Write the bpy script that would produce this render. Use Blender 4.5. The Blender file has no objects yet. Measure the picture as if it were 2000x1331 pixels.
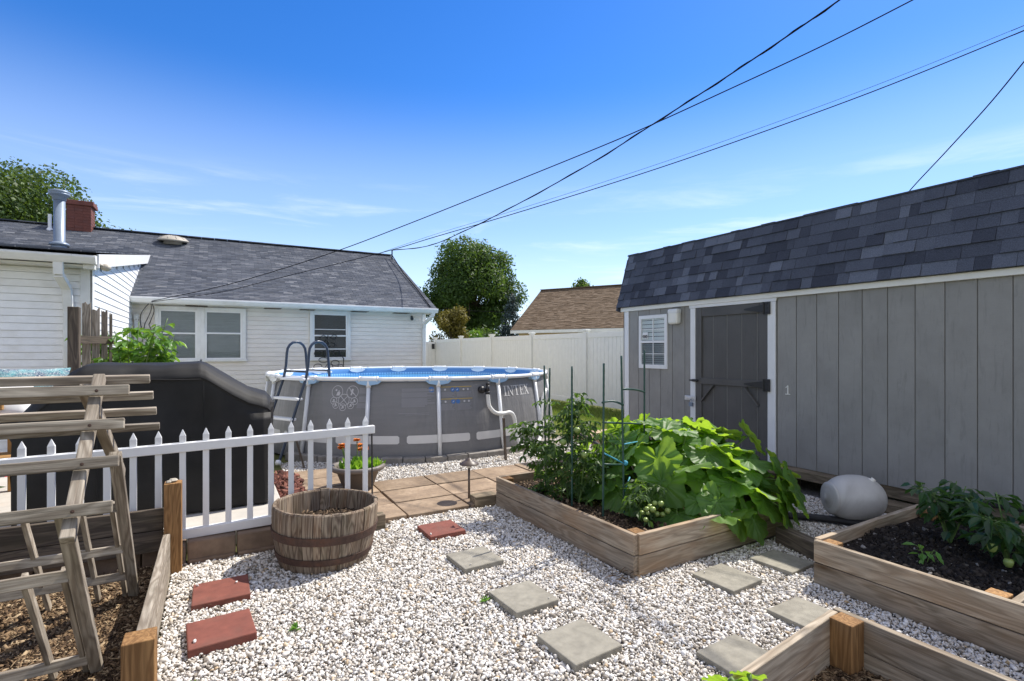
import bpy, bmesh, math, random
import numpy as np
from mathutils import Vector, Matrix, noise as mnoise
random.seed(7); RNG=np.random.default_rng(11)
sc=bpy.context.scene; COL=sc.collection
R=math.radians
def V(*a): return Vector(a)
# ------------------------------------------------------------------ mesh builder
class MB:
    def __init__(s): s.v=[]; s.f=[]; s.u=[]; s.t=[]
    def add(s,vs,fs,us=None,val=None):
        b=len(s.v); s.v+= [tuple(p) for p in vs]; s.f+= [tuple(i+b for i in f) for f in fs]
        s.u+= [tuple(p) for p in (us if us is not None else vs)]
        if val is None: val=random.random()
        s.t+= list(val) if hasattr(val,'__len__') else [val]*len(vs)
        return s
    def box(s,x0,x1,y0,y1,z0,z1,val=None,M=None):
        vs=[V(x,y,z) for z in (z0,z1) for y in (y0,y1) for x in (x0,x1)]
        d=[x1-x0,y1-y0,z1-z0]; o=sorted(range(3),key=lambda i:-d[i]); r=[random.uniform(0,40) for _ in range(3)]
        us=[(p[o[0]]+r[0],p[o[1]]+r[1],p[o[2]]+r[2]) for p in vs]
        if M is not None: vs=[M@p for p in vs]
        return s.add(vs,[(0,2,3,1),(4,5,7,6),(0,1,5,4),(2,6,7,3),(0,4,6,2),(1,3,7,5)],us,val)
    def beam(s,p,q,w,h,up=(0,0,1),val=None):
        p=Vector(p);q=Vector(q);d=q-p;L=d.length;d.normalize();up=Vector(up)
        sd=d.cross(up).normalized();u2=sd.cross(d).normalized()
        M=Matrix((( d.x,sd.x,u2.x,p.x),(d.y,sd.y,u2.y,p.y),(d.z,sd.z,u2.z,p.z),(0,0,0,1)))
        return s.box(0,L,-w/2,w/2,-h/2,h/2,val,M)
    def tube(s,pts,r,n=8,cap=True,val=None,closed=False):
        pts=[Vector(p) for p in pts];m=len(pts);rs=r if hasattr(r,'__len__') else [r]*m
        vs=[];us=[];fs=[];L=0;ref=None
        for i,p in enumerate(pts):
            a=pts[(i-1)%m] if (i or closed) else p; b=pts[(i+1)%m] if (i<m-1 or closed) else p
            t=(b-a).normalized()
            if ref is None:
                ref=t.orthogonal().normalized()
            ref=(ref-t*ref.dot(t)).normalized(); bi=t.cross(ref)
            if i: L+=(p-pts[i-1]).length
            for k in range(n):
                an=2*math.pi*k/n; vs.append(p+(ref*math.cos(an)+bi*math.sin(an))*rs[i]); us.append((L,rs[i]*math.cos(an),rs[i]*math.sin(an)))
        for i in range(m if closed else m-1):
            j=(i+1)%m
            for k in range(n): fs.append((i*n+k,i*n+(k+1)%n,j*n+(k+1)%n,j*n+k))
        if cap and not closed: fs.append(tuple(range(n))[::-1]); fs.append(tuple((m-1)*n+k for k in range(n)))
        return s.add(vs,fs,us,val)
    def lathe(s,prof,c=(0,0,0),n=32,val=None,axis=None,arc=None):
        c=Vector(c);vs=[];fs=[];m=len(prof);us=[]
        Q=Matrix.Identity(3) if axis is None else Vector((0,0,1)).rotation_difference(Vector(axis)).to_matrix()
        for r,z in prof:
            for k in range(n):
                a=2*math.pi*k/n; vs.append(c+Q@V(r*math.cos(a),r*math.sin(a),z)); us.append((z,r*a,r))
        for i in range(m-1):
            for k in range(n): fs.append((i*n+k,i*n+(k+1)%n,(i+1)*n+(k+1)%n,(i+1)*n+k))
        if prof[0][0]>1e-4: fs.append(tuple(range(n))[::-1])
        if prof[-1][0]>1e-4: fs.append(tuple((m-1)*n+k for k in range(n)))
        return s.add(vs,fs,us,val)
    def prism(s,poly,ext,val=None):   # planar polygon (3d points) extruded by vector
        n=len(poly);e=Vector(ext);a=[Vector(p) for p in poly];vs=a+[p+e for p in a]
        fs=[tuple(range(n))[::-1],tuple(range(n,2*n))]+[(i,(i+1)%n,(i+1)%n+n,i+n) for i in range(n)]
        return s.add(vs,fs,None,val)
    def grid(s,P,val=None,us=None,closed=False):  # P[i][j] points
        m=len(P);n=len(P[0]);vs=[p for r in P for p in r]
        fs=[(i*n+j,i*n+j+1,(i+1)*n+j+1,(i+1)*n+j) for i in range(m-1) for j in range(n-1)]
        if closed: fs+=[((m-1)*n+j,(m-1)*n+j+1,j+1,j) for j in range(n-1)]
        return s.add(vs,fs,us,val)
def mesh_np(name,v,f,u,t,nper):
    """numpy arrays to mesh; every face has nper corners"""
    me=bpy.data.meshes.new(name); nv=len(v);nf=len(f)
    me.vertices.add(nv);me.vertices.foreach_set('co',np.asarray(v,np.float32).ravel())
    me.loops.add(nf*nper);me.loops.foreach_set('vertex_index',np.asarray(f,np.int32).ravel())
    me.polygons.add(nf);me.polygons.foreach_set('loop_start',np.arange(0,nf*nper,nper,dtype=np.int32))
    me.update(calc_edges=True)
    a=me.attributes.new('uvw','FLOAT_VECTOR','POINT');a.data.foreach_set('vector',np.asarray(u,np.float32).ravel())
    a=me.attributes.new('val','FLOAT','POINT');a.data.foreach_set('value',np.asarray(t,np.float32).ravel())
    return me
def finish(me,name,mat,parent,smooth,bevel,kind=None,fix=False):
    if fix:
        bm=bmesh.new();bm.from_mesh(me);bmesh.ops.recalc_face_normals(bm,faces=bm.faces);bm.to_mesh(me);bm.free()
    o=bpy.data.objects.new(name,me);COL.objects.link(o)
    if mat is not None: me.materials.append(mat)
    if smooth: me.polygons.foreach_set('use_smooth',[True]*len(me.polygons))
    if bevel:
        m=o.modifiers.new('bevel','BEVEL');m.width=bevel;m.segments=2;m.limit_method='ANGLE';m.angle_limit=R(40)
    if parent is not None:
        o.parent=parent; o.matrix_parent_inverse=parent_inv(parent)
    if kind: o['kind']=kind
    return o
def wloc(p):
    l=Vector((0,0,0))
    while p is not None: l+=p.location; p=p.parent
    return l
def parent_inv(p):
    # parts are modelled in yard coordinates; undo the offset of the thing's base
    l=Vector((0,0,0)); q=p
    while q is not None:
        l+=q.location+q.matrix_parent_inverse.translation; q=q.parent
    return Matrix.Translation(-l)
def obj(name,mb,mat,parent=None,smooth=False,bevel=0,kind=None,base=True,fix=True):
    vs=mb.v; off=Vector((0,0,0))
    if parent is None and base:
        a=np.array(vs);off=Vector((float((a[:,0].min()+a[:,0].max())/2),float((a[:,1].min()+a[:,1].max())/2),float(a[:,2].min())))
        vs=(a-np.array(off)).tolist()
    me=bpy.data.meshes.new(name);me.from_pydata(vs,[],mb.f)
    a=me.attributes.new('uvw','FLOAT_VECTOR','POINT');a.data.foreach_set('vector',np.asarray(mb.u,np.float32).ravel())
    a=me.attributes.new('val','FLOAT','POINT');a.data.foreach_set('value',np.asarray(mb.t,np.float32).ravel())
    o=finish(me,name,mat,parent,smooth,bevel,kind,fix); o.location=off
    return o
def tag(o,label,cat,group=None):
    o['label']=label;o['category']=cat
    if group:o['group']=group
    return o
def thing(name,label,cat,loc=(0,0,0),group=None):
    o=bpy.data.objects.new(name,None);COL.objects.link(o);o.location=loc;o.empty_display_size=.1
    return tag(o,label,cat,group)
def dup(root,delta,label=None):
    def cp(o,par):
        c=o.copy();COL.objects.link(c)
        if par is not None: c.parent=par
        for ch in list(o.children): cp(ch,c)
        return c
    c=cp(root,None);c.location=Vector(root.location)+Vector(delta)
    if label:c['label']=label
    return c
# ------------------------------------------------------------------ materials
class N:
    def __init__(s,name):
        s.m=bpy.data.materials.new(name);s.m.use_nodes=True;s.t=s.m.node_tree;s.t.nodes.clear()
        s.out=s.add('ShaderNodeOutputMaterial')
    def add(s,typ,props=None,**ins):
        n=s.t.nodes.new(typ)
        for k,v in (props or {}).items(): setattr(n,k,v)
        for k,v in ins.items(): s.set(n,k.replace('_',' '),v)
        return n
    def set(s,n,k,v):
        i=n.inputs[int(k[1:])] if (k[0]=='i' and k[1:].isdigit()) else n.inputs[k]
        if isinstance(v,bpy.types.NodeSocket): s.t.links.new(v,i)
        else: i.default_value=v if not (isinstance(v,(tuple,list)) and len(v)==3 and i.type=='RGBA') else (*v,1)
    def attr(s,name='uvw'):
        n=s.add('ShaderNodeAttribute',{'attribute_name':name}); return n.outputs['Vector'] if name=='uvw' else n.outputs['Fac']
    def map(s,v,scale=(1,1,1),loc=(0,0,0),rot=(0,0,0)):
        return s.add('ShaderNodeMapping',None,Vector=v,Scale=scale,Location=loc,Rotation=rot).outputs[0]
    def noise(s,v,scale=5,detail=4,rough=.55,dist=0,col=False):
        n=s.add('ShaderNodeTexNoise',None,Vector=v,Scale=scale,Detail=detail,Roughness=rough,Distortion=dist);return n.outputs[1 if col else 0]
    def voro(s,v,scale=5,out='Distance',feature='F1',rand=1):
        return s.add('ShaderNodeTexVoronoi',{'feature':feature},Vector=v,Scale=scale,Randomness=rand).outputs[out]
    def math(s,op,a,b=0.,c=0.,clamp=False):
        n=s.add('ShaderNodeMath',{'operation':op,'use_clamp':clamp},i0=a,i1=b,i2=c);return n.outputs[0]
    def ramp(s,f,stops,interp='LINEAR'):
        n=s.add('ShaderNodeValToRGB',None,Fac=f);e=n.color_ramp;e.interpolation=interp
        while len(e.elements)<len(stops): e.elements.new(.5)
        for x,(p,c) in zip(e.elements,stops):
            x.position=p;x.color=(*c,1) if hasattr(c,'__len__') else (c,c,c,1)
        return n.outputs[0]
    def mix(s,f,a,b,mode='MIX'):
        n=s.add('ShaderNodeMix',{'data_type':'RGBA','blend_type':mode});n.clamp_factor=True
        for k,v in ((0,f),(6,a),(7,b)):
            if isinstance(v,bpy.types.NodeSocket): s.t.links.new(v,n.inputs[k])
            else: n.inputs[k].default_value=v if k==0 else (*v,1)
        return n.outputs[2]
    def bump(s,h,strength=.3,dist=.01):
        return s.add('ShaderNodeBump',None,Height=h,Strength=strength,Distance=dist).outputs[0]
    def pbr(s,color,rough=.6,metal=0.,normal=None,spec=.5,sheen=0,coat=0):
        n=s.add('ShaderNodeBsdfPrincipled');s.set(n,'Base Color',color);s.set(n,'Roughness',rough);s.set(n,'Metallic',metal);s.set(n,'Specular IOR Level',spec)
        if coat: s.set(n,'Coat Weight',coat);s.set(n,'Coat Roughness',.15)
        if normal is not None: s.set(n,'Normal',normal)
        return n.outputs[0]
    def done(s,sh): s.t.links.new(sh,s.out.inputs[0]);return s.m
def paint(name,c,rough=.5,var=.12,bump=.1,scale=6,metal=0,dirt=None,coat=0,spec=.5):
    n=N(name);v=n.attr()
    a=n.noise(v,scale,5,.6); k=n.ramp(a,[(.3,1-var),(.7,1+var*.4)])
    col=n.mix(1,c,k,'MULTIPLY')
    if dirt: col=n.mix(n.ramp(n.noise(n.map(v,(1,1,1),(3,7,1)),scale*.35,6,.65),[(.5,0),(.75,.55)]),col,dirt)
    return n.done(n.pbr(col,rough,metal,n.bump(n.noise(v,scale*20,3),bump,.003),spec,coat=coat))
def wood(name,c1,c2,stain=(.2,.12,.06),stain_amt=.5,knots=.5,rough=.8,green=0,crack=.6,bands=7.,objvar=True):
    n=N(name);v=n.attr()
    big=n.noise(n.map(v,(.9,7,7)),1.5,3,.5,.4)
    band=n.math('PINGPONG',n.math('MULTIPLY',big,bands),.5)
    band=n.math('MULTIPLY',band,2.)
    streak=n.noise(n.map(v,(3,95,95)),1,5,.65)
    fine=n.noise(n.map(v,(9,330,330)),1,3,.6)
    col=n.mix(n.ramp(band,[(.15,0),(.9,1)]),c1,c2)
    col=n.mix(n.ramp(streak,[(.32,.55),(.6,0)]),col,tuple(x*.45 for x in c2))
    col=n.mix(n.ramp(n.noise(n.map(v,(1.4,4,4),(5,2,9)),1.6,4,.6),[(.42,0),(.7,stain_amt)]),col,stain)
    if green: col=n.mix(n.ramp(n.noise(n.map(v,(2,5,5),(1,8,3)),2,5,.7),[(.5,0),(.7,green)]),col,(.06,.07,.03))
    if knots:
        kv=n.map(v,(1.7,5.5,5.5));d=n.voro(kv,1);kc=n.add('ShaderNodeTexVoronoi',None,Vector=kv,Scale=1.).outputs['Color']
        sel=n.ramp(n.add('ShaderNodeSeparateColor',None,Color=kc).outputs[0],[(1-knots,0),(1-knots+.02,1)],'CONSTANT') if knots<1 else 1.
        km=n.math('MULTIPLY',n.ramp(d,[(.04,1),(.13,.35),(.2,0)]),sel)
        col=n.mix(km,col,tuple(x*.35 for x in stain))
    cr=n.ramp(n.noise(n.map(v,(1.1,60,60),(2,2,2)),1,6,.7),[(.28,1),(.36,0)])
    col=n.mix(n.math('MULTIPLY',cr,crack),col,tuple(x*.2 for x in c2))
    tone=n.ramp(n.attr('val'),[(0,.72),(1,1.18)])
    col=n.mix(1,col,tone,'MULTIPLY')
    h=n.math('SUBTRACT',n.math('ADD',streak,n.math('MULTIPLY',fine,.4)),n.math('MULTIPLY',cr,.9))
    return n.done(n.pbr(col,rough,0,n.bump(h,.55,.004),.25))
def leafmat(name,dark,light,trans,tamt=.35,rough=.45,spec=.4,vein=None,noise_scale=3,yellow=None):
    n=N(name);v=n.attr('val');p=n.attr()
    a=n.noise(p,noise_scale,4,.6)
    if vein: col=n.mix(n.ramp(a,[(.35,0),(.7,1)]),dark,light); col=n.mix(1,col,n.ramp(n.noise(p,.9,2,.5),[(.3,.72),(.7,1.3)]),'MULTIPLY');col=n.mix(n.ramp(n.noise(p,1.3,1,.5),[(.55,0),(.75,.45)]),col,(.15,.22,.035));col=n.mix(n.ramp(v,[(.45,0),(1,.95)]),col,vein)
    else: col=n.mix(v,dark,light)
    if yellow: col=n.mix(n.ramp(a,[(.6,0),(.72,.5)]),col,yellow)
    nb=n.bump(n.noise(p,40,3),.25,.004)
    s1=n.pbr(col,rough,0,nb,spec)
    tr=n.add('ShaderNodeBsdfTranslucent',None,Color=trans,Normal=nb).outputs[0]
    return n.done(n.add('ShaderNodeMixShader',None,i0=tamt,i1=s1,i2=tr).outputs[0])
def shingle(name,c1,c2,c3,grain=900,rough=.9,stain=None):
    n=N(name);v=n.attr();t=n.attr('val')
    col=n.ramp(t,[(0,c1),(.5,c2),(1,c3)])
    g=n.noise(v,grain,2,.7)
    col=n.mix(1,col,n.ramp(g,[(.25,.55),(.75,1.5)]),'MULTIPLY')
    col=n.mix(1,col,n.ramp(n.noise(v,1.1,4,.6),[(.3,.85),(.7,1.1)]),'MULTIPLY')
    if stain: col=n.mix(n.ramp(n.noise(n.map(v,(1,.35,1)),1.1,5,.65),[(.5,0),(.72,.55)]),col,stain)
    return n.done(n.pbr(col,rough,0,n.bump(g,.5,.004),.2))
m={}
m['wh_pvc']=paint('white vinyl',(.78,.78,.77),.38,.06,.05)
m['wh_fence']=paint('white vinyl fence',(.84,.825,.77),.4,.06,.05)
m['wh_siding']=paint('white siding',(.83,.84,.85),.45,.08,.08,dirt=(.6,.58,.52))
m['cr_siding']=paint('cream clapboard',(.80,.75,.685),.5,.1,.15,2.,dirt=(.74,.62,.585))
m['trim']=paint('trim paint',(.76,.76,.74),.45,.08,.1,dirt=(.5,.47,.4))
m['soffit']=paint('soffit',(.66,.65,.6),.5,.1,.1)
m['dark']=paint('black metal',(.02,.02,.022),.45,.2,.2)
m['black_rubber']=paint('black rubber',(.018,.018,.02),.6,.3,.3)
m['wire']=paint('cable jacket',(.015,.015,.018),.9,.1,0,spec=.08)
m['navy']=paint('navy painted steel tube',(.03,.045,.075),.35,.1,.05)
m['stake_green']=paint('green plastic coated stake',(.025,.075,.06),.4,.2,.2,60)
m['tie']=paint('teal plant tie',(.05,.3,.42),.5,.1,.1)
m['galv']=paint('galvanised pipe',(.22,.27,.34),.4,.15,.1,8,.15)
m['alu']=paint('bright latch metal',(.75,.75,.76),.3,.1,.1,8,.7)
m['domev']=paint('tan vent plastic',(.42,.38,.31),.5,.15,.1)
m['tank']=paint('grey tank enamel',(.5,.49,.465),.38,.1,.1,5,dirt=(.25,.23,.2))
m['potc']=paint('taupe plastic pot',(.17,.145,.125),.5,.12,.15)
m['plas_white']=paint('pool white plastic',(.8,.82,.84),.3,.05,.03)
m['plas_blue']=paint('pool blue plastic',(.35,.55,.78),.35,.08,.03)
m['decal']=paint('printed pale ink',(.55,.54,.55),.5,.05,.02)
m['decal_dim']=paint('printed dim ink',(.3,.295,.31),.5,.05,.02)
m['band']=paint('printed white band',(.66,.65,.63),.45,.05,.05)
m['d_blue']=paint('printed blue ink',(.05,.16,.42),.5,.05,.02)
m['d_gold']=paint('printed gold ink',(.5,.36,.1),.5,.05,.02)
m['hose']=paint('white pool hose',(.75,.75,.72),.4,.1,.1)
m['red_paver']=paint('red concrete',(.2,.062,.042),.85,.26,.5,14,dirt=(.14,.075,.055))
m['gr_paver']=paint('grey concrete',(.28,.26,.212),.9,.28,.5,16,dirt=(.16,.145,.115))
m['slab']=None
m['conc']=paint('concrete slab',(.5,.47,.42),.85,.14,.4,6,dirt=(.36,.33,.29))
m['edge']=paint('edging brick',(.27,.25,.225),.9,.3,.6,9,dirt=(.15,.13,.11))
m['brick_b']=paint('brown edging block',(.22,.155,.11),.9,.35,.7,9,dirt=(.09,.07,.05))
m['chim']=paint('painted brick',(.17,.055,.04),.8,.25,.4,6,dirt=(.1,.06,.06))
m['lampw']=paint('frosted lamp plastic',(.78,.76,.68),.35,.05,.02)
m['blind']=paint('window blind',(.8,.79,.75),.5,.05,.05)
m['blind_or_reflection_d']=paint('dim blind',(.3,.3,.29),.6,.15,.05,2)
m['roomdark']=paint('dark room',(.03,.032,.035),.8,.1,0)
m['hinge']=paint('black hinge iron',(.02,.02,.02),.5,.1,.1)
m['bronze']=paint('bronze lamp',(.09,.065,.05),.45,.15,.1)
m['rust']=paint('rusted iron hoop',(.075,.04,.028),.75,.4,.6,18,dirt=(.16,.06,.025))
m['cushion']=paint('dark cushion',(.03,.035,.045),.85,.2,.2)
m['pill_w']=paint('white pillow',(.8,.79,.75),.8,.05,.1)
m['yel_wood']=wood('yellow stained wood',(.52,.3,.11),(.36,.19,.07),knots=.2,stain_amt=.2,crack=.2)
m['grey_wood']=wood('weathered grey wood',(.47,.41,.33),(.26,.215,.165),(.15,.12,.09),.55,.3,green=.15,crack=.9,bands=9)
m['dark_wood']=wood('dark weathered wood',(.2,.16,.12),(.1,.08,.065),(.07,.05,.035),.5,.3,green=.2,crack=.8)
m['bed_wood']=wood('weathered pine board',(.46,.385,.29),(.30,.24,.175),(.34,.2,.1),.5,.4,crack=.35)
m['bed_wood2']=wood('greyed pine board',(.44,.37,.28),(.27,.22,.16),(.3,.18,.09),.45,.5,crack=.45)
m['post_wood']=wood('honey treated post',(.42,.235,.095),(.25,.13,.05),(.16,.08,.035),.35,.45,crack=.5,bands=10)
m['barrel']=wood('old barrel oak',(.32,.26,.195),(.135,.10,.075),(.25,.12,.045),.3,.15,crack=1,green=.3,bands=11)
m['timber']=wood('old timber',(.32,.25,.17),(.18,.14,.095),(.1,.09,.05),.5,.3,green=.35)
m['deck_wood']=wood('pale ramp timber',(.55,.42,.3),(.4,.29,.19),(.3,.2,.12),.3,.3,crack=.3)
m['bark']=paint('bark',(.09,.07,.05),.9,.4,.8,10)
m['stem']=paint('green stem',(.12,.2,.05),.6,.2,.1)
m['squash']=leafmat('squash leaf',(.056,.135,.028),(.12,.23,.056),(.48,.74,.05),.42,.5,.4,vein=(.2,.31,.13),noise_scale=7)
m['tomato']=leafmat('tomato leaf',(.015,.042,.012),(.06,.11,.026),(.22,.4,.04),.3,.5,.4)
m['pepper']=leafmat('pepper leaf',(.015,.046,.018),(.036,.088,.028),(.15,.32,.04),.3,.35,.5)
m['young']=leafmat('young leaf',(.08,.2,.04),(.14,.3,.06),(.3,.55,.06),.35,.45,.4)
m['shrubl']=leafmat('shrub leaf',(.03,.1,.015),(.11,.24,.035),(.3,.52,.04),.35,.4,.45)
m['tree_a']=leafmat('maple foliage',(.022,.05,.013),(.085,.135,.03),(.17,.27,.035),.25,.55,.3)
m['tree_b']=leafmat('ash foliage',(.018,.045,.012),(.085,.15,.033),(.18,.3,.04),.3,.55,.3)
m['spruce']=leafmat('spruce needles',(.03,.05,.05),(.085,.125,.125),(.05,.08,.06),.1,.6,.3)
m['goldsh']=leafmat('gold shrub foliage',(.09,.075,.015),(.22,.19,.04),(.3,.26,.04),.25,.55,.3)
m['potleaf']=leafmat('bedding leaf',(.1,.26,.02),(.22,.42,.04),(.4,.65,.05),.4,.4,.4)
m['orange']=paint('orange petals',(.75,.24,.03),.6,.2,.1,40)
m['redfl']=paint('red petals',(.75,.06,.09),.6,.3,.1,40)
m['tomfruit']=paint('green fruit',(.25,.33,.09),.25,.15,0,20)
m['grass']=leafmat('grass blade',(.1,.16,.025),(.24,.3,.05),(.3,.42,.06),.3,.55,.3)
m['roofh']=shingle('aged slate grey shingle',(.064,.074,.096),(.112,.122,.146),(.215,.224,.245),200,.92,stain=(.088,.088,.09))
m['roofs']=shingle('navy charcoal shingle',(.042,.047,.064),(.076,.085,.111),(.13,.145,.182),150,.9)
m['roofn']=shingle('brown shingle',(.115,.08,.05),(.155,.11,.072),(.195,.145,.10),200,.92)
m['shed']=None
def mk_shedpaint(name,c,bumps):
    n=N(name);v=n.attr()
    emb=n.noise(n.map(v,(3.2,24,24)),1,6,.72,.8)
    hor=n.noise(n.map(v,(150,9,9)),1,3,.6)
    k=n.ramp(n.noise(v,1.9,6,.65),[(.3,.82),(.7,1.1)])
    col=n.mix(1,c,k,'MULTIPLY');col=n.mix(n.ramp(emb,[(.3,.5),(.46,0)]),col,tuple(x*.6 for x in c))
    return n.done(n.pbr(col,.55,0,n.bump(n.math('ADD',emb,n.math('MULTIPLY',hor,.6)),bumps,.004),.4))
m['shed']=mk_shedpaint('grey shed paint',(.285,.275,.252),.5)
m['sheddoor']=mk_shedpaint('charcoal door paint',(.10,.095,.088),.45)
def mk_slab():
    n=N('tan flagstone');v=n.attr();a=n.noise(v,3.2,6,.65,.4);b=n.noise(v,22,5,.7);t=n.attr('val')
    col=n.ramp(a,[(.25,(.15,.105,.07)),(.5,(.29,.21,.14)),(.75,(.45,.34,.235))])
    col=n.mix(n.ramp(b,[(.35,.5),(.55,0)]),col,(.17,.13,.095))
    col=n.mix(1,col,n.ramp(t,[(0,.82),(1,1.16)]),'MULTIPLY')
    return n.done(n.pbr(col,.85,0,n.bump(n.math('ADD',a,n.math('MULTIPLY',b,.5)),.5,.012),.3))
m['slab']=mk_slab()
def mk_stone():
    n=N('white marble chips');v=n.attr();t=n.attr('val')
    col=n.ramp(t,[(0,(.13,.11,.09)),(.05,(.29,.25,.2)),(.17,(.5,.45,.385)),(.36,(.67,.625,.56)),(.72,(.77,.74,.69)),(.93,(.85,.83,.80)),(1,(.5,.36,.2))])
    col=n.mix(1,col,n.ramp(n.noise(v,60,3,.6),[(.3,.8),(.7,1.08)]),'MULTIPLY')
    return n.done(n.pbr(col,.7,0,n.bump(n.noise(v,220,3),.3,.002),.3))
m['stone']=mk_stone()
def mk_chip(name,st):
    n=N(name);v=n.attr();t=n.attr('val');col=n.ramp(t,st)
    col=n.mix(1,col,n.ramp(n.noise(n.map(v,(20,120,120)),1,3,.6),[(.3,.65),(.7,1.2)]),'MULTIPLY')
    return n.done(n.pbr(col,.85,0,n.bump(n.noise(v,200,3),.4,.002),.2))
m['mulch']=mk_chip('wood chip mulch',[(0,(.035,.022,.014)),(.4,(.12,.075,.042)),(.75,(.24,.16,.09)),(1,(.45,.34,.21))])
m['redmulch']=mk_chip('red mulch',[(0,(.06,.025,.02)),(.6,(.16,.06,.045)),(1,(.25,.11,.08))])
m['soilchip']=mk_chip('dark potting soil',[(0,(.012,.01,.009)),(.7,(.03,.024,.02)),(.96,(.06,.05,.04)),(1,(.34,.32,.29))])
m['brownsoil']=mk_chip('brown bed soil',[(0,(.02,.014,.009)),(.6,(.06,.04,.025)),(.9,(.14,.095,.06)),(1,(.36,.26,.17))])
def mk_ground(name,c1,c2,sc_=8,b=.5):
    n=N(name);v=n.add('ShaderNodeTexCoord').outputs['Object'];a=n.noise(v,sc_,8,.65)
    return n.done(n.pbr(n.mix(n.ramp(a,[(.3,0),(.7,1)]),c1,c2),.95,0,n.bump(a,b,.02),.2))
m['gravelbase']=mk_ground('gravel base',(.12,.105,.09),(.4,.37,.33),55,.8)
m['earth']=mk_ground('earth and turf',(.09,.10,.03),(.17,.17,.055),2.5)
m['mulchbase']=mk_ground('mulch base',(.05,.032,.02),(.16,.1,.06),60,.8)
m['soilbase']=mk_ground('soil base',(.012,.01,.009),(.035,.028,.022),40,.9)
def mk_glass(name='window glass',tint=(.9,.93,.94),base=.015):
    n=N(name);fr=n.math('MULTIPLY',n.math('POWER',n.add('ShaderNodeLayerWeight',None,Blend=.5).outputs['Facing'],4.),.7)
    g=n.add('ShaderNodeBsdfGlossy',None,Color=(1,1,1),Roughness=.015).outputs[0]
    t=n.add('ShaderNodeBsdfTransparent',None,Color=tint).outputs[0]
    return n.done(n.add('ShaderNodeMixShader',None,i0=n.math('ADD',fr,base),i1=t,i2=g).outputs[0])
m['glass']=mk_glass()
def mk_water():
    n=N('pool water');v=n.add('ShaderNodeTexCoord').outputs['Object'];h=n.noise(v,5,3,.5,.6)
    col=n.mix(n.ramp(n.voro(n.map(v,(1,1,1)),4.5,'Distance','SMOOTH_F1'),[(.15,0),(.6,.5)]),(.07,.34,.66),(.2,.52,.8))
    return n.done(n.pbr(col,.04,0,n.bump(h,.25,.05),.5))
m['water']=mk_water()
def mk_liner():
    n=N('blue pool liner');v=n.attr();s=n.add('ShaderNodeSeparateXYZ',None,Vector=v).outputs
    # uvw.x = arc metres, uvw.y = height: small mosaic squares printed in one band below the rim
    fx=n.math('FRACT',n.math('MULTIPLY',s[0],17.));fy=n.math('FRACT',n.math('MULTIPLY',s[1],19.))
    dot=n.math('MULTIPLY',n.math('GREATER_THAN',fx,.28),n.math('GREATER_THAN',fy,.28))
    band=n.math('MULTIPLY',n.math('LESS_THAN',s[1],1.0),n.math('GREATER_THAN',s[1],.6))
    col=n.mix(n.math('MULTIPLY',dot,band),n.mix(band,(.10,.25,.5),(.11,.3,.6)),(.33,.6,.82))
    return n.done(n.pbr(col,.35,0,None,.4))
m['liner']=mk_liner()
def mk_poolwall():
    n=N('grey pool wall vinyl');v=n.attr();g=n.noise(n.map(v,(2,14,1)),1,5,.6)
    weave=n.noise(n.map(v,(6,260,1)),1,2,.5)
    col=n.mix(n.ramp(g,[(.3,0),(.7,1)]),(.178,.178,.182),(.215,.212,.212));col=n.mix(n.ramp(weave,[(.4,0),(.7,.25)]),col,(.25,.25,.26))
    return n.done(n.pbr(col,.42,0,n.bump(n.noise(n.map(v,(6,1.4,1)),1,4,.55),.9,.03),.4))
m['poolwall']=mk_poolwall()
def mk_cover():
    n=N('black grill cover cloth');v=n.attr();w=n.noise(n.map(v,(300,300,300)),1,2,.5)
    g=n.noise(v,3,5,.6)
    col=n.mix(n.ramp(g,[(.35,0),(.75,1)]),(.011,.0105,.010),(.023,.0218,.0205))
    return n.done(n.pbr(col,.62,0,n.bump(n.math('ADD',w,n.math('MULTIPLY',g,2.)),.25,.006),.3))
m['cover']=mk_cover()
def mk_pillow():
    n=N('teal scroll pillow');v=n.attr();a=n.noise(n.map(v,(1,1,1)),9,2,.5,2.5)
    p=n.math('PINGPONG',n.math('MULTIPLY',a,9.),.5)
    col=n.mix(n.ramp(p,[(.36,0),(.42,1)]),n.mix(n.ramp(n.noise(v,6,2),[(.4,0),(.6,1)]),(.03,.07,.14),(.08,.3,.33)),(.75,.78,.72))
    return n.done(n.pbr(col,.85,0,None,.2))
m['pill_p']=mk_pillow()
def smooth_path(pts,n=6):
    pts=[Vector(p) for p in pts];out=[]
    for i in range(len(pts)-1):
        p0=pts[max(i-1,0)];p1=pts[i];p2=pts[i+1];p3=pts[min(i+2,len(pts)-1)]
        for k in range(n):
            t=k/n;out.append(.5*((2*p1)+(p2-p0)*t+(2*p0-5*p1+4*p2-p3)*t*t+(3*p1-p0-3*p2+p3)*t**3))
    out.append(pts[-1]);return out
ORD=['first','second','third','fourth','fifth','sixth','seventh','eighth','ninth','tenth','eleventh','twelfth','thirteenth','fourteenth','fifteenth','sixteenth','seventeenth','eighteenth']
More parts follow.
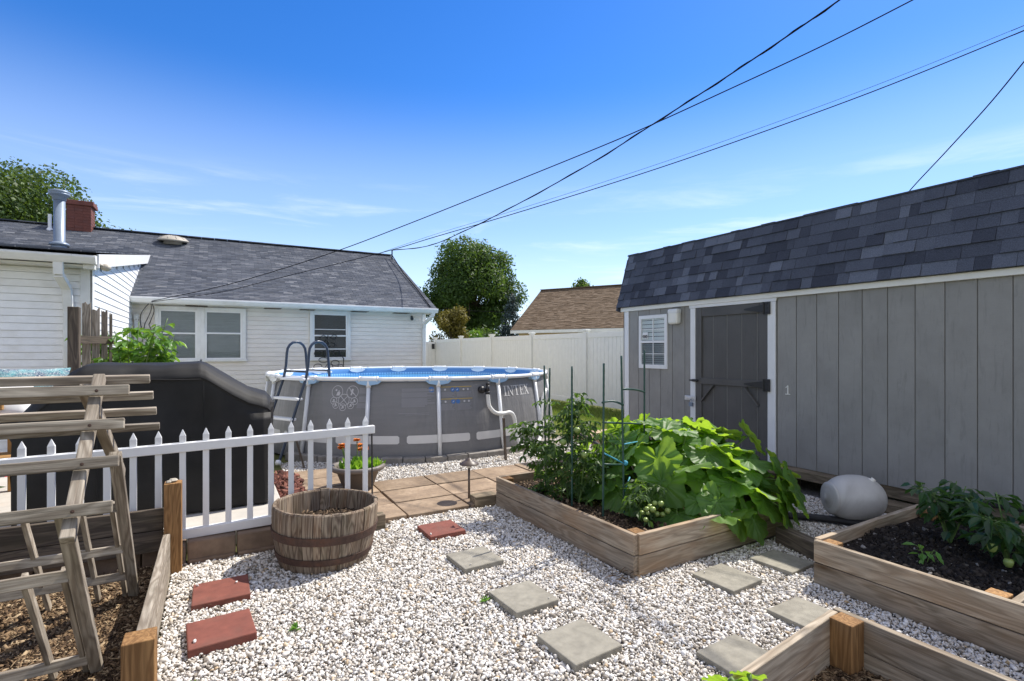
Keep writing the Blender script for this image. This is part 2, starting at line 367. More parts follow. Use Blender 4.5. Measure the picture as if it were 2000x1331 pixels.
# ================================================================== ground
g=MB();g.add([(-400,-400,-.035),(400,-400,-.035),(400,400,-.035),(-400,400,-.035)],[(0,1,2,3)])
obj('ground',g,m['earth'],kind='structure',base=False)
g=MB();g.add([(-.26,-1,-.012),(5.9,-1,-.012),(5.9,7.4,-.012),(.72,7.4,-.012),(.72,4.4,-.012),(-.26,4.4,-.012)],[(0,1,2,3,4,5)])
obj('gravel_ground',g,m['gravelbase'],kind='structure',base=False)
g=MB();g.box(-4.2,.5,4.62,8.75,-.03,.15)
obj('patio_slab',g,m['conc'],kind='structure',bevel=.01,base=False)
g=MB();g.box(.5,.76,4.45,6.6,-.03,.07)
obj('mulch_strip_ground',g,m['mulchbase'],kind='structure',base=False)
# ================================================================== shingles
def roof_tabs(mb,o,u,v,nrm,width,n,exp,tab,thick=.012,gap=.005,slot=False,jit=0.,valf=None):
    o=Vector(o);u=Vector(u).normalized();v=Vector(v).normalized();nrm=Vector(nrm).normalized()
    for k in range(n):
        x=-random.random()*tab*.9
        if slot: x=-(k%2)*tab/2-random.random()*.01
        while x<width:
            w=tab if slot else tab*random.choice([.55,.75,1,1,1.3,1.7])
            a=max(x,0);b=min(x+w-gap,width)
            if b-a>.01:
                j=random.uniform(-jit,jit);t=thick*(1 if slot else random.choice([.7,1,1.6]))
                y0=k*exp+j;y1=(k+1)*exp+.02
                p=[o+u*a+v*y0+nrm*.002,o+u*b+v*y0+nrm*.002,o+u*a+v*y0+nrm*t,o+u*b+v*y0+nrm*t,o+u*a+v*y1+nrm*.003,o+u*b+v*y1+nrm*.003]
                r=random.uniform(0,30);us=[(a+r,y0,0),(b+r,y0,0),(a+r,y0,.01),(b+r,y0,.01),(a+r,y1,0),(b+r,y1,0)]
                mb.add(p,[(0,1,3,2),(2,3,5,4),(0,2,4),(1,5,3)],us,(valf() if valf else random.random()))
            x+=w
# ================================================================== house
hs=thing('house','white sided single storey house with grey shingle roof behind the pool','house',(1.5,12.65,0))
def laps(mb,p0,p1,z0,z1,exp,out,thick=.012,clip=None):
    """horizontal lap siding between p0 and p1 (xy), facing out"""
    p0=Vector((*p0,0));p1=Vector((*p1,0));out=Vector((*out,0));z=z0;L=(p1-p0).length;d=(p1-p0).normalized()
    while z<z1-.005:
        zt=min(z+exp,z1);a0,a1=0,L
        if clip: a0,a1=clip(z,zt,L)
        if a1>a0:
            A=p0+d*a0;B=p0+d*a1
            z_=z+exp*.05;q=[A+out*thick+V(0,0,z_),B+out*thick+V(0,0,z_),A+out*.002+V(0,0,zt),B+out*.002+V(0,0,zt),A+V(0,0,z_),B+V(0,0,z_)]
            r=random.uniform(0,20);mb.add(q,[(0,1,3,2),(4,5,1,0)],[(a0+r,z,0),(a1+r,z,0),(a0+r,zt,0),(a1+r,zt,0),(a0+r,z,.01),(a1+r,z,.01)])
        z+=exp
# rear wall
w=MB()
laps(w,(-1.5,12.65),(4.6,12.65),-.02,2.46,.098,(0,-1))
laps(w,(4.6,12.65),(4.6,20),-.02,2.46,.098,(1,0))
w.add([(4.6,12.65,2.4),(4.6,20,2.4),(4.6,16.3,4.4)],[(0,1,2)])
w.add([(-1.5,12.66,-.03),(4.59,12.66,-.03),(4.59,12.66,2.5),(-1.5,12.66,2.5)],[(0,1,2,3)])
obj('wall',w,m['cr_siding'],hs,fix=False)
# wing: front wall and sunlit side wall
w=MB();laps(w,(-7.5,8.8),(-1.56,8.8),-.02,2.56,.093,(0,-1),.011)
w.add([(-7.5,8.81,-.03),(-1.5,8.81,-.03),(-1.5,8.81,2.62),(-7.5,8.81,2.62)],[(0,1,2,3)])
o=obj('wing_wall',w,m['wh_siding'],hs,fix=False);o['label']='blue white shaded siding of the left wing'
w=MB()
def wingz(y): return 2.70+.155*(y-8.45)
def clipf(z,zt,L):
    y0=8.8
    if zt>wingz(8.8)-.12:
        y0=8.45+(zt+.12-2.70)/.155
    return (max(0,y0-8.8),L)
laps(w,(-1.47,8.8),(-1.47,14.7),-.02,3.5,.106,(1,0),.012,clipf)
w.add([(-1.475,8.8,-.03),(-1.475,14.7,-.03),(-1.475,14.7,3.6),(-1.475,8.8,2.7)],[(0,1,2,3)])
o=obj('wing_wall',w,m['wh_siding'],hs,fix=False);o['label']='sunlit side wall of the left wing with lap siding'
c=MB();c.box(-1.58,-1.455,8.775,8.80,0,2.6);c.box(-1.475,-1.447,8.775,8.9,0,2.6)
obj('corner_trim',c,m['trim'],hs,bevel=.004)
c=MB();c.box(4.53,4.625,12.615,12.65,0,2.44);c.box(4.605,4.63,12.65,12.74,0,2.44)
obj('corner_trim',c,m['trim'],hs,bevel=.004)
# main roof
eY,eZ,sl=12.28,2.535,.49
L_=math.hypot(1,sl);vd=V(0,1/L_,sl/L_);nr=V(0,-sl/L_,1/L_)
rY=16.3;rZ=eZ+sl*(rY-eY);slope=math.hypot(rY-eY,rZ-eZ)
rf=MB();rf.add([(-8,eY,eZ-.02),(4.78,eY,eZ-.02),(4.78,rY,rZ-.02),(-8,rY,rZ-.02),(4.78,20.4,eZ-.02),(-8,20.4,eZ-.02)],[(0,1,2,3),(3,2,4,5)],val=.3)
roof_tabs(rf,(-8,eY-.03,eZ-.015),(1,0,0),vd,nr,12.79,int(slope/.082),.082,.20,.015,.008,slot=True,valf=lambda:min(1,max(0,random.gauss(.42,.22))))
for i in range(42):
    x=-8+i*.305; rf.box(x,x+.3,rY-.13,rY+.01,rZ-.004,rZ+.018);rf.box(x,x+.3,rY+.01,rY+.14,rZ-.02,rZ+.012)
roof=obj('roof',rf,m['roofh'],hs,fix=False)
# wing roof
wr=MB();wr.add([(-8,8.4,2.735),(-1.36,8.4,2.735),(-1.36,14.9,2.735+.155*6.5),(-8,14.9,2.735+.155*6.5)],[(0,1,2,3)],val=.4)
Lw=math.hypot(1,.155)
roof_tabs(wr,(-8,8.38,2.74),(1,0,0),(0,1/Lw,.155/Lw),(0,-.155/Lw,1/Lw),6.65,48,.128,.31,.019,.012,slot=True)
obj('wing_roof',wr,m['roofh'],hs,fix=False)
# fascia, soffits, gutters
f=MB();f.prism([(-1.385,8.62,2.575),(-1.385,14.75,3.53),(-1.385,14.75,3.72),(-1.385,8.62,2.755)],(.028,0,0))
obj('rake_fascia',f,m['wh_pvc'],hs,bevel=.003)
f=MB();f.box(-1.47,-1.40,8.6,14.6,2.60,2.61,M=Matrix.Translation((0,0,-8.6*.155-.03))@Matrix(((1,0,0,0),(0,1,0,0),(0,.155,1,0),(0,0,0,1))))
obj('rake_soffit',f,m['soffit'],hs)
def gutter(x0,x1,y,z,name,end=True):
    g=MB();P=[];prof=[(0,.1),(-.012,.1),(-.02,.085),(-.035,.06),(-.105+.1,0)]
    prof=[(y,z+.105),(y-.02,z+.10),(y-.025,z+.075),(y,z+.03),(y+.02,z),(y+.10,z),(y+.10,z+.11)]
    for x in (x0,x1): P.append([V(x,a,b) for a,b in prof])
    g.grid(P);g.add([V(x1,a,b) for a,b in prof],[tuple(range(7))]);g.add([V(x0,a,b) for a,b in prof],[tuple(range(7))])
    for x in np.arange(x0+.4,x1,1.4): g.box(x,x+.004,y-.027,y-.02,z+.07,z+.1)
    obj(name,g,m['trim'],hs,fix=False)
gutter(-1.46,4.80,12.22,2.425,'gutter');gutter(-7.6,-1.36,8.42,2.605,'gutter')
s=MB();s.box(-1.46,4.7,12.32,12.66,2.41,2.43)
for x in np.arange(-1.3,4.6,.32): s.box(x,x+.006,12.33,12.63,2.405,2.412)
obj('soffit',s,m['soffit'],hs)
for a,b in ((-.55,-.2),(.9,1.2),(1.62,1.9),(2.75,3.1),(3.75,4.1)):
    x=a;s=MB()
    while x<b: s.box(x,x+.018,12.36,12.58,2.398,2.404);x+=.03
    s.box(a-.02,b+.02,12.35,12.59,2.4035,2.409)
    obj('soffit_vent',s,m['dark_wood'],hs)
s=MB();s.box(-7.6,-1.40,8.52,8.80,2.575,2.595)
for x in np.arange(-7.4,-1.5,.3): s.box(x,x+.006,8.53,8.79,2.57,2.576)
s.box(-1.50,-1.385,8.50,8.62,2.545,2.60)
obj('soffit',s,m['soffit'],hs)
# downspouts
d=MB()
def rect_pipe(mb,pts,w=.06,dp=.09):
    for a,b in zip(pts,pts[1:]): mb.beam(a,b,w,dp,(1,0,0) if abs((Vector(b)-Vector(a)).normalized().x)<.9 else (0,0,1))
rect_pipe(d,[(-1.74,8.48,2.62),(-1.74,8.50,2.45),(-1.70,8.70,2.30),(-1.69,8.745,2.0),(-1.69,8.745,.15)],.075,.10)
obj('downspout',d,m['trim'],hs,bevel=.008)
d=MB();rect_pipe(d,[(4.70,12.27,2.44),(4.69,12.30,2.36),(4.57,12.57,2.17),(4.56,12.59,2.05),(4.56,12.59,.1)],.06,.08)
obj('downspout',d,m['trim'],hs,bevel=.008)
d=MB();rect_pipe(d,[(-1.40,12.60,2.1),(-1.40,12.60,.1)],.05,.06);d.box(-1.44,-1.36,12.56,12.64,2.1,2.2)
obj('conduit_pipe',d,m['trim'],hs,bevel=.006)
# flood lamp at wing corner
d=MB();d.lathe([(.0,-.05),(.03,-.047),(.048,-.028),(.05,.0),(.042,.033),(.022,.055),(.0,.063)],(-1.30,8.72,2.60),20,axis=(.9,-.3,-.2));d.tube([(-1.38,8.66,2.64),(-1.32,8.70,2.61)],.02,8)
o=obj('flood_lamp',d,m['domev'],hs,smooth=True)
# windows
def house_window(name,x0,x1,z0,z1,zm,bl):
    fr=MB();t=.07;y=12.636
    fr.box(x0,x0+t,y-.045,y,z0,z1);fr.box(x1-t,x1,y-.045,y,z0,z1);fr.box(x0+t,x1-t,y-.045,y,z1-t,z1);fr.box(x0-.02,x1+.02,y-.065,y-.0005,z0-.045,z0)
    f=obj(name,fr,m['trim'],hs,bevel=.004)
    a0,a1=x0+t,x1-t
    sh=MB()
    for za,zb,yo in ((zm-.015,z1-t,-.018),(z0,zm+.015,-.032)):
        sh.box(a0,a0+.035,y+yo-.01,y+yo+.01,za,zb);sh.box(a1-.035,a1,y+yo-.01,y+yo+.01,za,zb)
        sh.box(a0+.035,a1-.035,y+yo-.01,y+yo+.01,za,za+.035);sh.box(a0+.035,a1-.035,y+yo-.01,y+yo+.01,zb-.03,zb)
    obj('sash',sh,m['wh_pvc'],f,bevel=.003)
    rm=MB();rm.box(a0,a1,y-.0045,y-.0035,z0,z1-t)
    obj('interior_shade',rm,m['roomdark'],f)
    if bl:
        b=MB();z=bl[0]
        while z<bl[1]:
            b.box(a0+.03,a1-.03,y-.0105,y-.007,z,z+.02);z+=.0235
        obj('blind',b,m[bl[2]],f)
    p=MB();p.box(a0+.034,a1-.034,y-.0165,y-.0155,zm,z1-t-.01);obj('pane',p,m['glass'],f)
    p=MB();p.box(a0+.034,a1-.034,y-.0305,y-.0295,z0+.03,zm);obj('pane',p,m['glass'],f)
    return f
house_window('window',-1.10,-.30,1.30,2.39,1.84,(1.3,2.3,'blind_or_reflection_d'))
house_window('window',-.30,.53,1.30,2.39,1.85,(1.30,2.3,'blind_or_reflection_d'))
wn=house_window('window',1.83,2.74,1.30,2.41,1.83,(1.9,2.3,'roomdark'))
for bx in ((12.600,12.612,1.51,1.535),(12.618,12.628,1.97,1.985)):
    b=MB();b.box(1.94,2.63,*bx);obj('screen_bar',b,m['wh_pvc'],wn)
# roof furniture
p=MB();c=V(-2.98,14.62,0);zb=eZ+sl*(14.62-eY)
p.lathe([(.135,zb-.12),(.135,zb+.08),(.10,zb+.12),(.10,zb+1.05)],c,24)
pp=obj('vent_pipe',p,m['galv'],roof,smooth=True)
p=MB();p.lathe([(.10,zb+1.05),(.115,zb+1.06),(.12,zb+1.12),(.16,zb+1.15),(.185,zb+1.17),(.185,zb+1.19),(.17,zb+1.2),(.19,zb+1.215),(.185,zb+1.25),(.12,zb+1.275),(0,zb+1.28)],c,28)
obj('vent_cap',p,m['galv'],hs,smooth=True)
p=MB();p.lathe([(.19,zb+.08),(.16,zb+.13),(.10,zb+.16)],c,24);obj('vent_collar',p,m['galv'],hs,smooth=True)
p=MB();p.tube([(-3.42,15.93,4.2),(-3.42,15.93,4.68)],.035,10);p.lathe([(.13,4.23),(.06,4.33),(.04,4.36)],(-3.42,15.93,0),16);obj('plumbing_vent',p,m['wh_pvc'],hs)
ch=MB();x0,x1,y0,y1=-3.13,-2.66,15.95,16.4
z=4.15;k=0
while z<4.97:
    n=3 if k%2 else 3
    for i in range(n):
        a=x0+(x1-x0)*i/n;ch.box(a+.003,a+(x1-x0)/n-.003,y0+random.uniform(-.003,.003),y0+.1,z+.003,z+.062)
    for i in range(2):
        a=y0+.1+(y1-y0-.1)*i/2;ch.box(x1-.1,x1+random.uniform(-.003,.003),a+.003,a+(y1-y0-.1)/2-.003,z+.003,z+.062)
    z+=.068;k+=1
ch.box(x0+.004,x1-.006,y0+.006,y1,4.1,4.97)
chm=obj('chimney',ch,m['chim'],roof)
ch=MB();ch.box(x0-.03,x1+.05,y0-.04,y1+.04,4.97,5.08);obj('chimney_cap',ch,m['chim'],hs,bevel=.01)
d=MB();nn=V(0,-sl,1).normalized();cc=V(-.98,15.62,eZ+sl*(15.62-eY)+.09)
prof=[(.20,-.1),(.20,-.02),(.335,-.02),(.345,.0),(.33,.02),(.31,.03),(.25,.075),(.16,.105),(.07,.12),(0,.122)]
d.lathe(prof,cc,36,axis=(0,-.12,1))
for k in range(10):
    a=k*.628;Q=Vector((0,0,1)).rotation_difference(Vector((0,-.12,1))).to_matrix()
    d.tube([cc+Q@V(.08*math.cos(a),.08*math.sin(a),.121),cc+Q@V(.25*math.cos(a),.25*math.sin(a),.078),cc+Q@V(.31*math.cos(a),.31*math.sin(a),.032)],.008,5)
obj('attic_vent',d,m['domev'],roof,smooth=True)
d=MB();d.tube([(4.72,15.9,4.30),(4.72,15.9,4.62)],.02,8);d.tube([(4.72,15.9,4.45),(4.66,14.6,3.73),(4.66,13.4,3.13),(4.62,12.3,2.58)],.014,6)
obj('service_mast',d,m['wire'],hs)
d=MB();d.lathe([(0,0),(.035,.0),(.04,.03),(.04,.08),(.0,.085)],(4.25,12.60,2.30),14,axis=(-.2,-.6,-.2));d.box(4.23,4.27,12.6,12.65,2.3,2.36)
obj('security_camera',d,m['dark'],hs)
d=MB()
for k in (0,2,3):
    x=-1.33+.05*k;pts=[V(-1.17+.02*k,12.30,2.40),V(x+.08,12.5,2.33-.02*k),V(x,12.62,2.2-.05*k)]
    for j in range(7): pts.append(V(x+.05*math.sin(j*1.3+k*2),12.61+.015*math.sin(j+k),2.0-.16*j))
    d.tube(smooth_path(pts,4),.0065,5)
obj('service_cable',d,m['wire'],hs)
# ironwork ornament on the wall below the small window
d=MB()
def ring(mb,c,rx,rz,r=.008,n=20,y=0):
    mb.tube([V(c[0]+rx*math.cos(t*2*math.pi/n),c[1],c[2]+rz*math.sin(t*2*math.pi/n)) for t in range(n)],r,5,closed=True)
for a,b,rx,rz in ((2.0,1.12,.09,.06),(2.12,1.27,.1,.06),(2.25,1.1,.08,.08),(2.38,1.2,.09,.06),(2.2,1.42,.06,.08),(2.42,1.42,.08,.07),(2.0,1.42,.08,.06),(2.3,1.62,.1,.05),(2.12,1.75,.06,.09),(2.36,1.8,.06,.05),(2.5,1.12,.06,.04)): ring(d,(a,12.55,b),rx,rz)
d.tube([(2.22,12.55,.7),(2.22,12.55,1.85)],.009,5);d.tube([(2.56,12.55,1.05),(2.57,12.54,1.3),(2.5,12.54,1.4)],.012,5)
tag(obj('wall_ornament',d,m['dark']),'black curled iron ornament standing against the house below the small window','ornament')
# ================================================================== shed
sh=thing('garden_shed','grey wooden shed with navy shingle gambrel roof and dark door','shed',(6.65,2.6,.2))
XS,Y0,Y1,ZB,ZT=5.45,-.6,6.08,.235,2.12
def tongues(mb,segs,z0,z1):
    for a,b in segs: mb.box(XS-.012,XS,a+.0035,b-.0035,z0,z1)
gr=[1.612+.2198*k for k in range(-10,21)]
DY0,DY1=3.60,4.80
segs=[]
ys=sorted([y for y in gr if Y0<y<Y1]+[Y0,Y1])
w=MB()
for a,b in zip(ys,ys[1:]):
    if b<=DY0+.03 or a>=DY1-.03: tongues(w,[(a,b)],ZB,ZT)
    elif a<DY0: tongues(w,[(a,DY0)],ZB,ZT)
    elif b>DY1: tongues(w,[(DY1,b)],ZB,ZT)
w.box(XS,XS+.05,Y0,Y1,ZB+.002,ZT)
obj('wall',w,m['shed'],sh,bevel=.002)
w=MB();w.prism([(5.5,Y1-.05,ZB),(7.85,Y1-.05,ZB),(7.85,Y1-.05,ZT),(7.62,Y1-.05,2.95),(6.65,Y1-.05,3.15),(5.65,Y1-.05,2.95),(5.5,Y1-.05,ZT)],(0,.04,0))
o=obj('end_wall',w,m['shed'],sh)
w=MB();w.box(7.80,7.85,Y0,Y1-.06,ZB,ZT);w.prism([(5.5,Y0,ZB),(7.79,Y0,ZB),(7.79,Y0,ZT),(7.6,Y0,2.93),(6.65,Y0,3.12),(5.65,Y0,2.93),(5.5,Y0,ZT)],(0,.04,0));obj('end_wall',w,m['shed'],sh)
c=MB();c.box(XS-.025,XS-.0125,Y1-.09,Y1+.02,ZB-.01,ZT);c.box(XS-.025,XS+.08,Y1,Y1+.02,ZB-.01,ZT);obj('corner_trim',c,m['wh_pvc'],sh,bevel=.003)
c=MB();c.box(XS-.05,XS-.013,Y0,Y1+.06,2.085,2.152);obj('eave_fascia',c,m['wh_fence'],sh,bevel=.003)
rs=MB();lo=V(5.36,Y0-.1,2.155);hi=V(5.60,Y0-.1,2.965);vv=(hi-lo);sL=vv.length;nr2=V(-vv.z,0,vv.x).normalized();W=Y1-Y0+.2
rs.add([lo,lo+V(0,W,0),hi+V(0,W,0),hi],[(0,1,2,3)],val=.2)
rs.add([lo-V(0,0,.012),lo+V(0,W,-.012),lo+V(.08,W,-.012),lo+V(.08,0,-.012)],[(0,1,2,3)],val=.1)
def tv(): return random.choice([.02,.1,.2,.35,.45,.5,.55,.6,.7,.85,1.])*random.uniform(.85,1.)
roof_tabs(rs,lo-V(0,0,.01)+V(0,W,0),(0,-1,0),vv,nr2,W,7,sL/7,.15,.013,.003,jit=.0,valf=tv)
rid=V(6.65,Y0-.1,3.18);v3=rid-hi;n3=V(-v3.z,0,v3.x).normalized()
rs.add([hi,hi+V(0,W,0),rid+V(0,W,0),rid],[(0,1,2,3)],val=.2)
roof_tabs(rs,hi+V(-.012,W,0),(0,-1,0),v3,n3,W,8,.148,.17,.011,.003,valf=tv)
rs.add([rid,rid+V(0,W,0),V(7.7,Y0-.1+W,2.965),V(7.7,Y0-.1,2.965)],[(0,1,2,3)],val=.3)
rs.add([V(7.7,Y0-.1,2.965),V(7.7,Y0-.1+W,2.965),V(7.95,Y0-.1+W,2.155),V(7.95,Y0-.1,2.155)],[(0,1,2,3)],val=.3)
rs.box(5.585,5.61,Y0-.11,Y0-.1+W+.01,2.962,2.976,.3)
obj('roof',rs,m['roofs'],sh,fix=False)
c=MB();e=Y1+.085
for a,b in (((5.38,2.15),(5.61,2.955)),((5.61,2.955),(6.65,3.17)),((6.65,3.17),(7.69,2.955)),((7.69,2.955),(7.93,2.15))):
    c.beam((a[0],e,a[1]-.06),(b[0],e,b[1]-.06),.02,.09)
obj('gable_trim',c,m['roofs'],sh)
# door
dr=MB();xd=XS-.004
bounds=[3.70,3.845,4.05,4.255,4.46,4.715]
for a,b in zip(bounds,bounds[1:]): dr.box(xd,xd+.02,a+.004,b-.004,.24,2.043)
dr.box(xd+.012,xd+.025,3.70,4.715,.24,2.04)
door=obj('door',dr,m['sheddoor'],sh,bevel=.002)
dr=MB();xf=xd-.022
dr.box(xf,xd-.0005,3.70,3.80,.24,2.043);dr.box(xf,xd-.0005,4.625,4.715,.24,2.043)
dr.box(xf,xd-.0005,3.803,4.622,1.93,2.043);dr.box(xf-.003,xd-.0005,3.72,4.70,1.065,1.142)
dr.box(xf,xd-.0005,3.803,4.622,.24,.34)
dr.beam((xd-.012,4.615,.85),(xd-.012,4.44,1.055),.018,.06,(1,0,0));dr.beam((xd-.012,3.81,.85),(xd-.012,3.985,1.055),.018,.06,(1,0,0))
obj('door_frame',dr,m['sheddoor'],door,bevel=.003)
def hinge(z):
    h=MB();x=XS-.05
    h.prism([(x,3.73,z-.045),(x,3.73,z+.045),(x,3.985,z+.008),(x,3.985,z-.008)],(.006,0,0));h.box(x-.004,x+.012,3.655,3.725,z-.07,z+.07);h.tube([(x-.008,3.728,z-.07),(x-.008,3.728,z+.07)],.009,8)
    for q in (-.045,0,.045): h.lathe([(0,-.012),(.008,-.01),(.009,0)],(x,3.69,z+q),8,axis=(1,0,0))
    obj('hinge',h,m['hinge'],door)
hinge(1.975);hinge(1.10)
h=MB();h.tube([(XS-.06,4.79,1.105),(XS-.06,4.72,1.105),(XS-.05,4.66,1.105)],[.008,.018,.014],8);obj('door_knob',h,m['hinge'],door,smooth=True)
h=MB();h.box(XS-.05,XS-.04,4.70,4.88,.84,.90);h.box(XS-.06,XS-.05,4.76,4.84,.855,.885);obj('hasp',h,m['alu'],door,bevel=.004)
h=MB();h.box(XS-.085,XS-.055,4.73,4.78,.765,.815);h.tube([(XS-.07,4.74,.81),(XS-.07,4.74,.845),(XS-.07,4.755,.86),(XS-.07,4.77,.845),(XS-.07,4.77,.81)],.006,6);obj('padlock',h,m['galv'],door,bevel=.004)
t=MB();t.box(XS-.032,XS-.0125,3.60,3.695,ZB,2.045);t.box(XS-.032,XS-.0125,4.72,4.80,ZB,2.045)
hx=XS-.036;t.prism([(hx,3.575,2.108),(hx,4.83,2.108),(hx,4.81,2.046),(hx,3.595,2.046)],(.024,0,0));obj('door_trim',t,m['wh_pvc'],sh,bevel=.003)
# shed window
fr=MB();a,b,z0,z1=5.205,5.76,1.235,2.0;x=XS-.012
fr.box(x-.025,x,a,a+.05,z0,z1);fr.box(x-.025,x,b-.05,b,z0,z1);fr.box(x-.025,x,a+.05,b-.05,z1-.05,z1);fr.box(x-.025,x,a+.05,b-.05,z0,z0+.055);fr.box(x-.022,x,a+.05,b-.05,1.60,1.635)
wf=obj('window',fr,m['wh_pvc'],sh,bevel=.003)
fr=MB()
fr.box(x-.014,x-.006,5.475,5.49,1.635,1.95);fr.box(x-.0145,x-.0065,a+.05,b-.05,1.79,1.803)
fr.box(x-.012,x-.006,5.475,5.487,1.29,1.60);fr.box(x-.0125,x-.0065,a+.05,b-.05,1.44,1.45)
obj('glazing_bar',fr,m['wh_pvc'],wf)
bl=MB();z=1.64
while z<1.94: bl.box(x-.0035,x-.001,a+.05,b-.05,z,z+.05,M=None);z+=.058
obj('blind',bl,m['blind'],wf)  # white slats imitate the pale siding reflected in the upper sash
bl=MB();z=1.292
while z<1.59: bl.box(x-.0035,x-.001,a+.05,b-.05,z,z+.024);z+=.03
obj('blind',bl,m['blind_or_reflection_d'],wf)  # grey slats imitate the darker reflection in the lower sash
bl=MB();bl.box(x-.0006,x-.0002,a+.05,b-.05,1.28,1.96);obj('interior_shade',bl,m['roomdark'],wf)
p=MB();p.box(x-.0055,x-.0045,a+.05,b-.05,1.28,1.96);obj('pane',p,m['glass'],wf)
p=MB();p.box(x-.0165,x-.0145,5.58,5.685,1.66,1.755);p2=obj('window_sticker',p,m['wh_pvc'],wf)
p=MB()
for yy,rr in ((5.655,.02),(5.61,.02)):
    p.tube([(x-.018,yy+rr*math.cos(t*.63),1.695+rr*math.sin(t*.63)) for t in range(10)],.005,5,closed=True)
p.box(x-.0185,x-.017,5.60,5.67,1.692,1.699);obj('window_sticker_mark',p,m['dark'],wf)
# wall lamp
l=MB();l.box(XS-.10,XS-.012,4.965,5.135,1.85,2.052);l0=obj('wall_lamp',l,m['lampw'],sh,bevel=.025)
l=MB();l.box(XS-.103,XS-.011,4.962,5.138,1.985,2.056);obj('lamp_hood',l,m['trim'],l0,bevel=.02)
# numeral one on the siding
n1=MB();x=XS-.018
n1.tube([(x,3.437,1.015),(x,3.49,1.015)],.005,6);n1.tube([(x,3.462,1.015),(x,3.462,1.11)],.006,6);n1.tube([(x,3.462,1.11),(x,3.485,1.085)],.005,6)
obj('house_numeral',n1,m['wh_fence'],sh)
s=MB();s.box(XS+.02,XS+.12,Y0,Y1-.1,.12,.233);s.box(XS+.6,XS+.7,Y0,Y1-.1,.0,.233);s.box(XS+.02,XS+.12,3.4,6.0,-.02,.118)
o=obj('skid',s,m['timber'],sh,bevel=.006)
s=MB();s.box(5.30,5.44,2.82,6.05,.145,.232);o=obj('skid_board',s,m['timber'],sh,bevel=.006)
s=MB();s.box(5.30,5.50,2.2,2.95,-.02,.10);tag(obj('timber_beam',s,m['timber'],bevel=.008),'short grey timber beam lying against the shed foot behind the tank','beam')
# ================================================================== pool
PC=V(3.10,9.11,0);PR=2.40;PH=1.10
def cyl(th,z,r): a=R(th);return V(PC.x+r*math.cos(a),PC.y+r*math.sin(a),z)
pool=thing('swimming_pool','round grey above ground pool with white frame and blue water','pool',(PC.x,PC.y,0))
NP=16;PH0=-100.7
legs=[PH0+22.5*k for k in range(NP)]
def ringgrid(mb,r0f,zs,n=192,val=.5,us=None):
    P=[];U=[]
    for z,r in zs:
        P.append([cyl(360*k/n,z,r) for k in range(n+1)]);U+=[(2*math.pi*PR*k/n,z,0) for k in range(n+1)]
    mb.grid(P,val,U)
w=MB();P=[];U=[];n=288
for i in range(13):
    z=.0+1.06*i/12;row=[]
    for k in range(n+1):
        th=360*k/n;ph=((th-PH0)%22.5)/22.5
        bul=math.sin(math.pi*ph)*.012*math.sin(math.pi*min(1,z/1.06))+.02*math.sin(math.pi*(z/1.06))+.14*(1-z/1.06)
        row.append(cyl(th,z,PR-.035+bul));U.append((R(th)*PR,z,0))
    P.append(row)
w.grid(P,.5,U)
obj('pool_wall',w,m['poolwall'],pool,smooth=True,fix=False)
w=MB();ringgrid(w,0,[(1.09,PR-.03),(1.06,PR-.045),(.97,PR-.06),(.6,PR-.06),(.0,PR-.06)]);obj('liner',w,m['liner'],pool,smooth=True,fix=False)
w=MB();n=96;w.add([V(PC.x,PC.y,.955)]+[cyl(360*k/n,.955,PR-.062) for k in range(n)],[(0,1+k,1+(k+1)%n) for k in range(n)]);obj('water',w,m['water'],pool,fix=False)
for k in range(NP):
    t=MB();a=legs[k];t.tube([cyl(a+2.6+(22.5-5.2)*j/8,PH,PR) for j in range(9)],.03,12);obj('top_rail',t,m['plas_white'],pool,smooth=True)
for k in range(NP):
    b=MB();a=legs[k]
    b.tube([cyl(a-2.9+5.8*j/4,PH,PR) for j in range(5)],.040,12);b.tube([cyl(a,PH,PR),cyl(a,PH-.11,PR+.005)],.034,12)
    b.tube([cyl(a-3.1,PH,PR),cyl(a-2.7,PH,PR)],.045,12);b.tube([cyl(a+2.7,PH,PR),cyl(a+3.1,PH,PR)],.045,12)
    j=obj('rail_joint',b,m['plas_white'],pool,smooth=True)
    c=MB();P=[]
    for q in range(9):
        th=a-4.2+8.4*q/8;d=.085*(1-abs(q-4)/4*.35)*(1 if 0<q<8 else .5)
        P.append([cyl(th,PH-.02,PR-.055),cyl(th,PH-.02,PR+.034),cyl(th,PH-d,PR+.03),cyl(th,PH-d,PR-.06),cyl(th,PH-.02,PR-.055)])
    c.grid(P);c.add(P[0],[(0,1,2,3)]);c.add(P[-1],[(0,1,2,3)])
    obj('joint_skirt',c,m['plas_blue'] if k in (0,1,2,15,14) else m['plas_white'],j)
for k in range(NP):
    t=MB();a=legs[k];t.tube([cyl(a,PH-.10,PR+.005),cyl(a,.06,PR+.135)],.028,10);t.tube([cyl(a,.0,PR+.135),cyl(a,.06,PR+.135)],.04,10);obj('leg',t,m['plas_white'],pool,smooth=True)
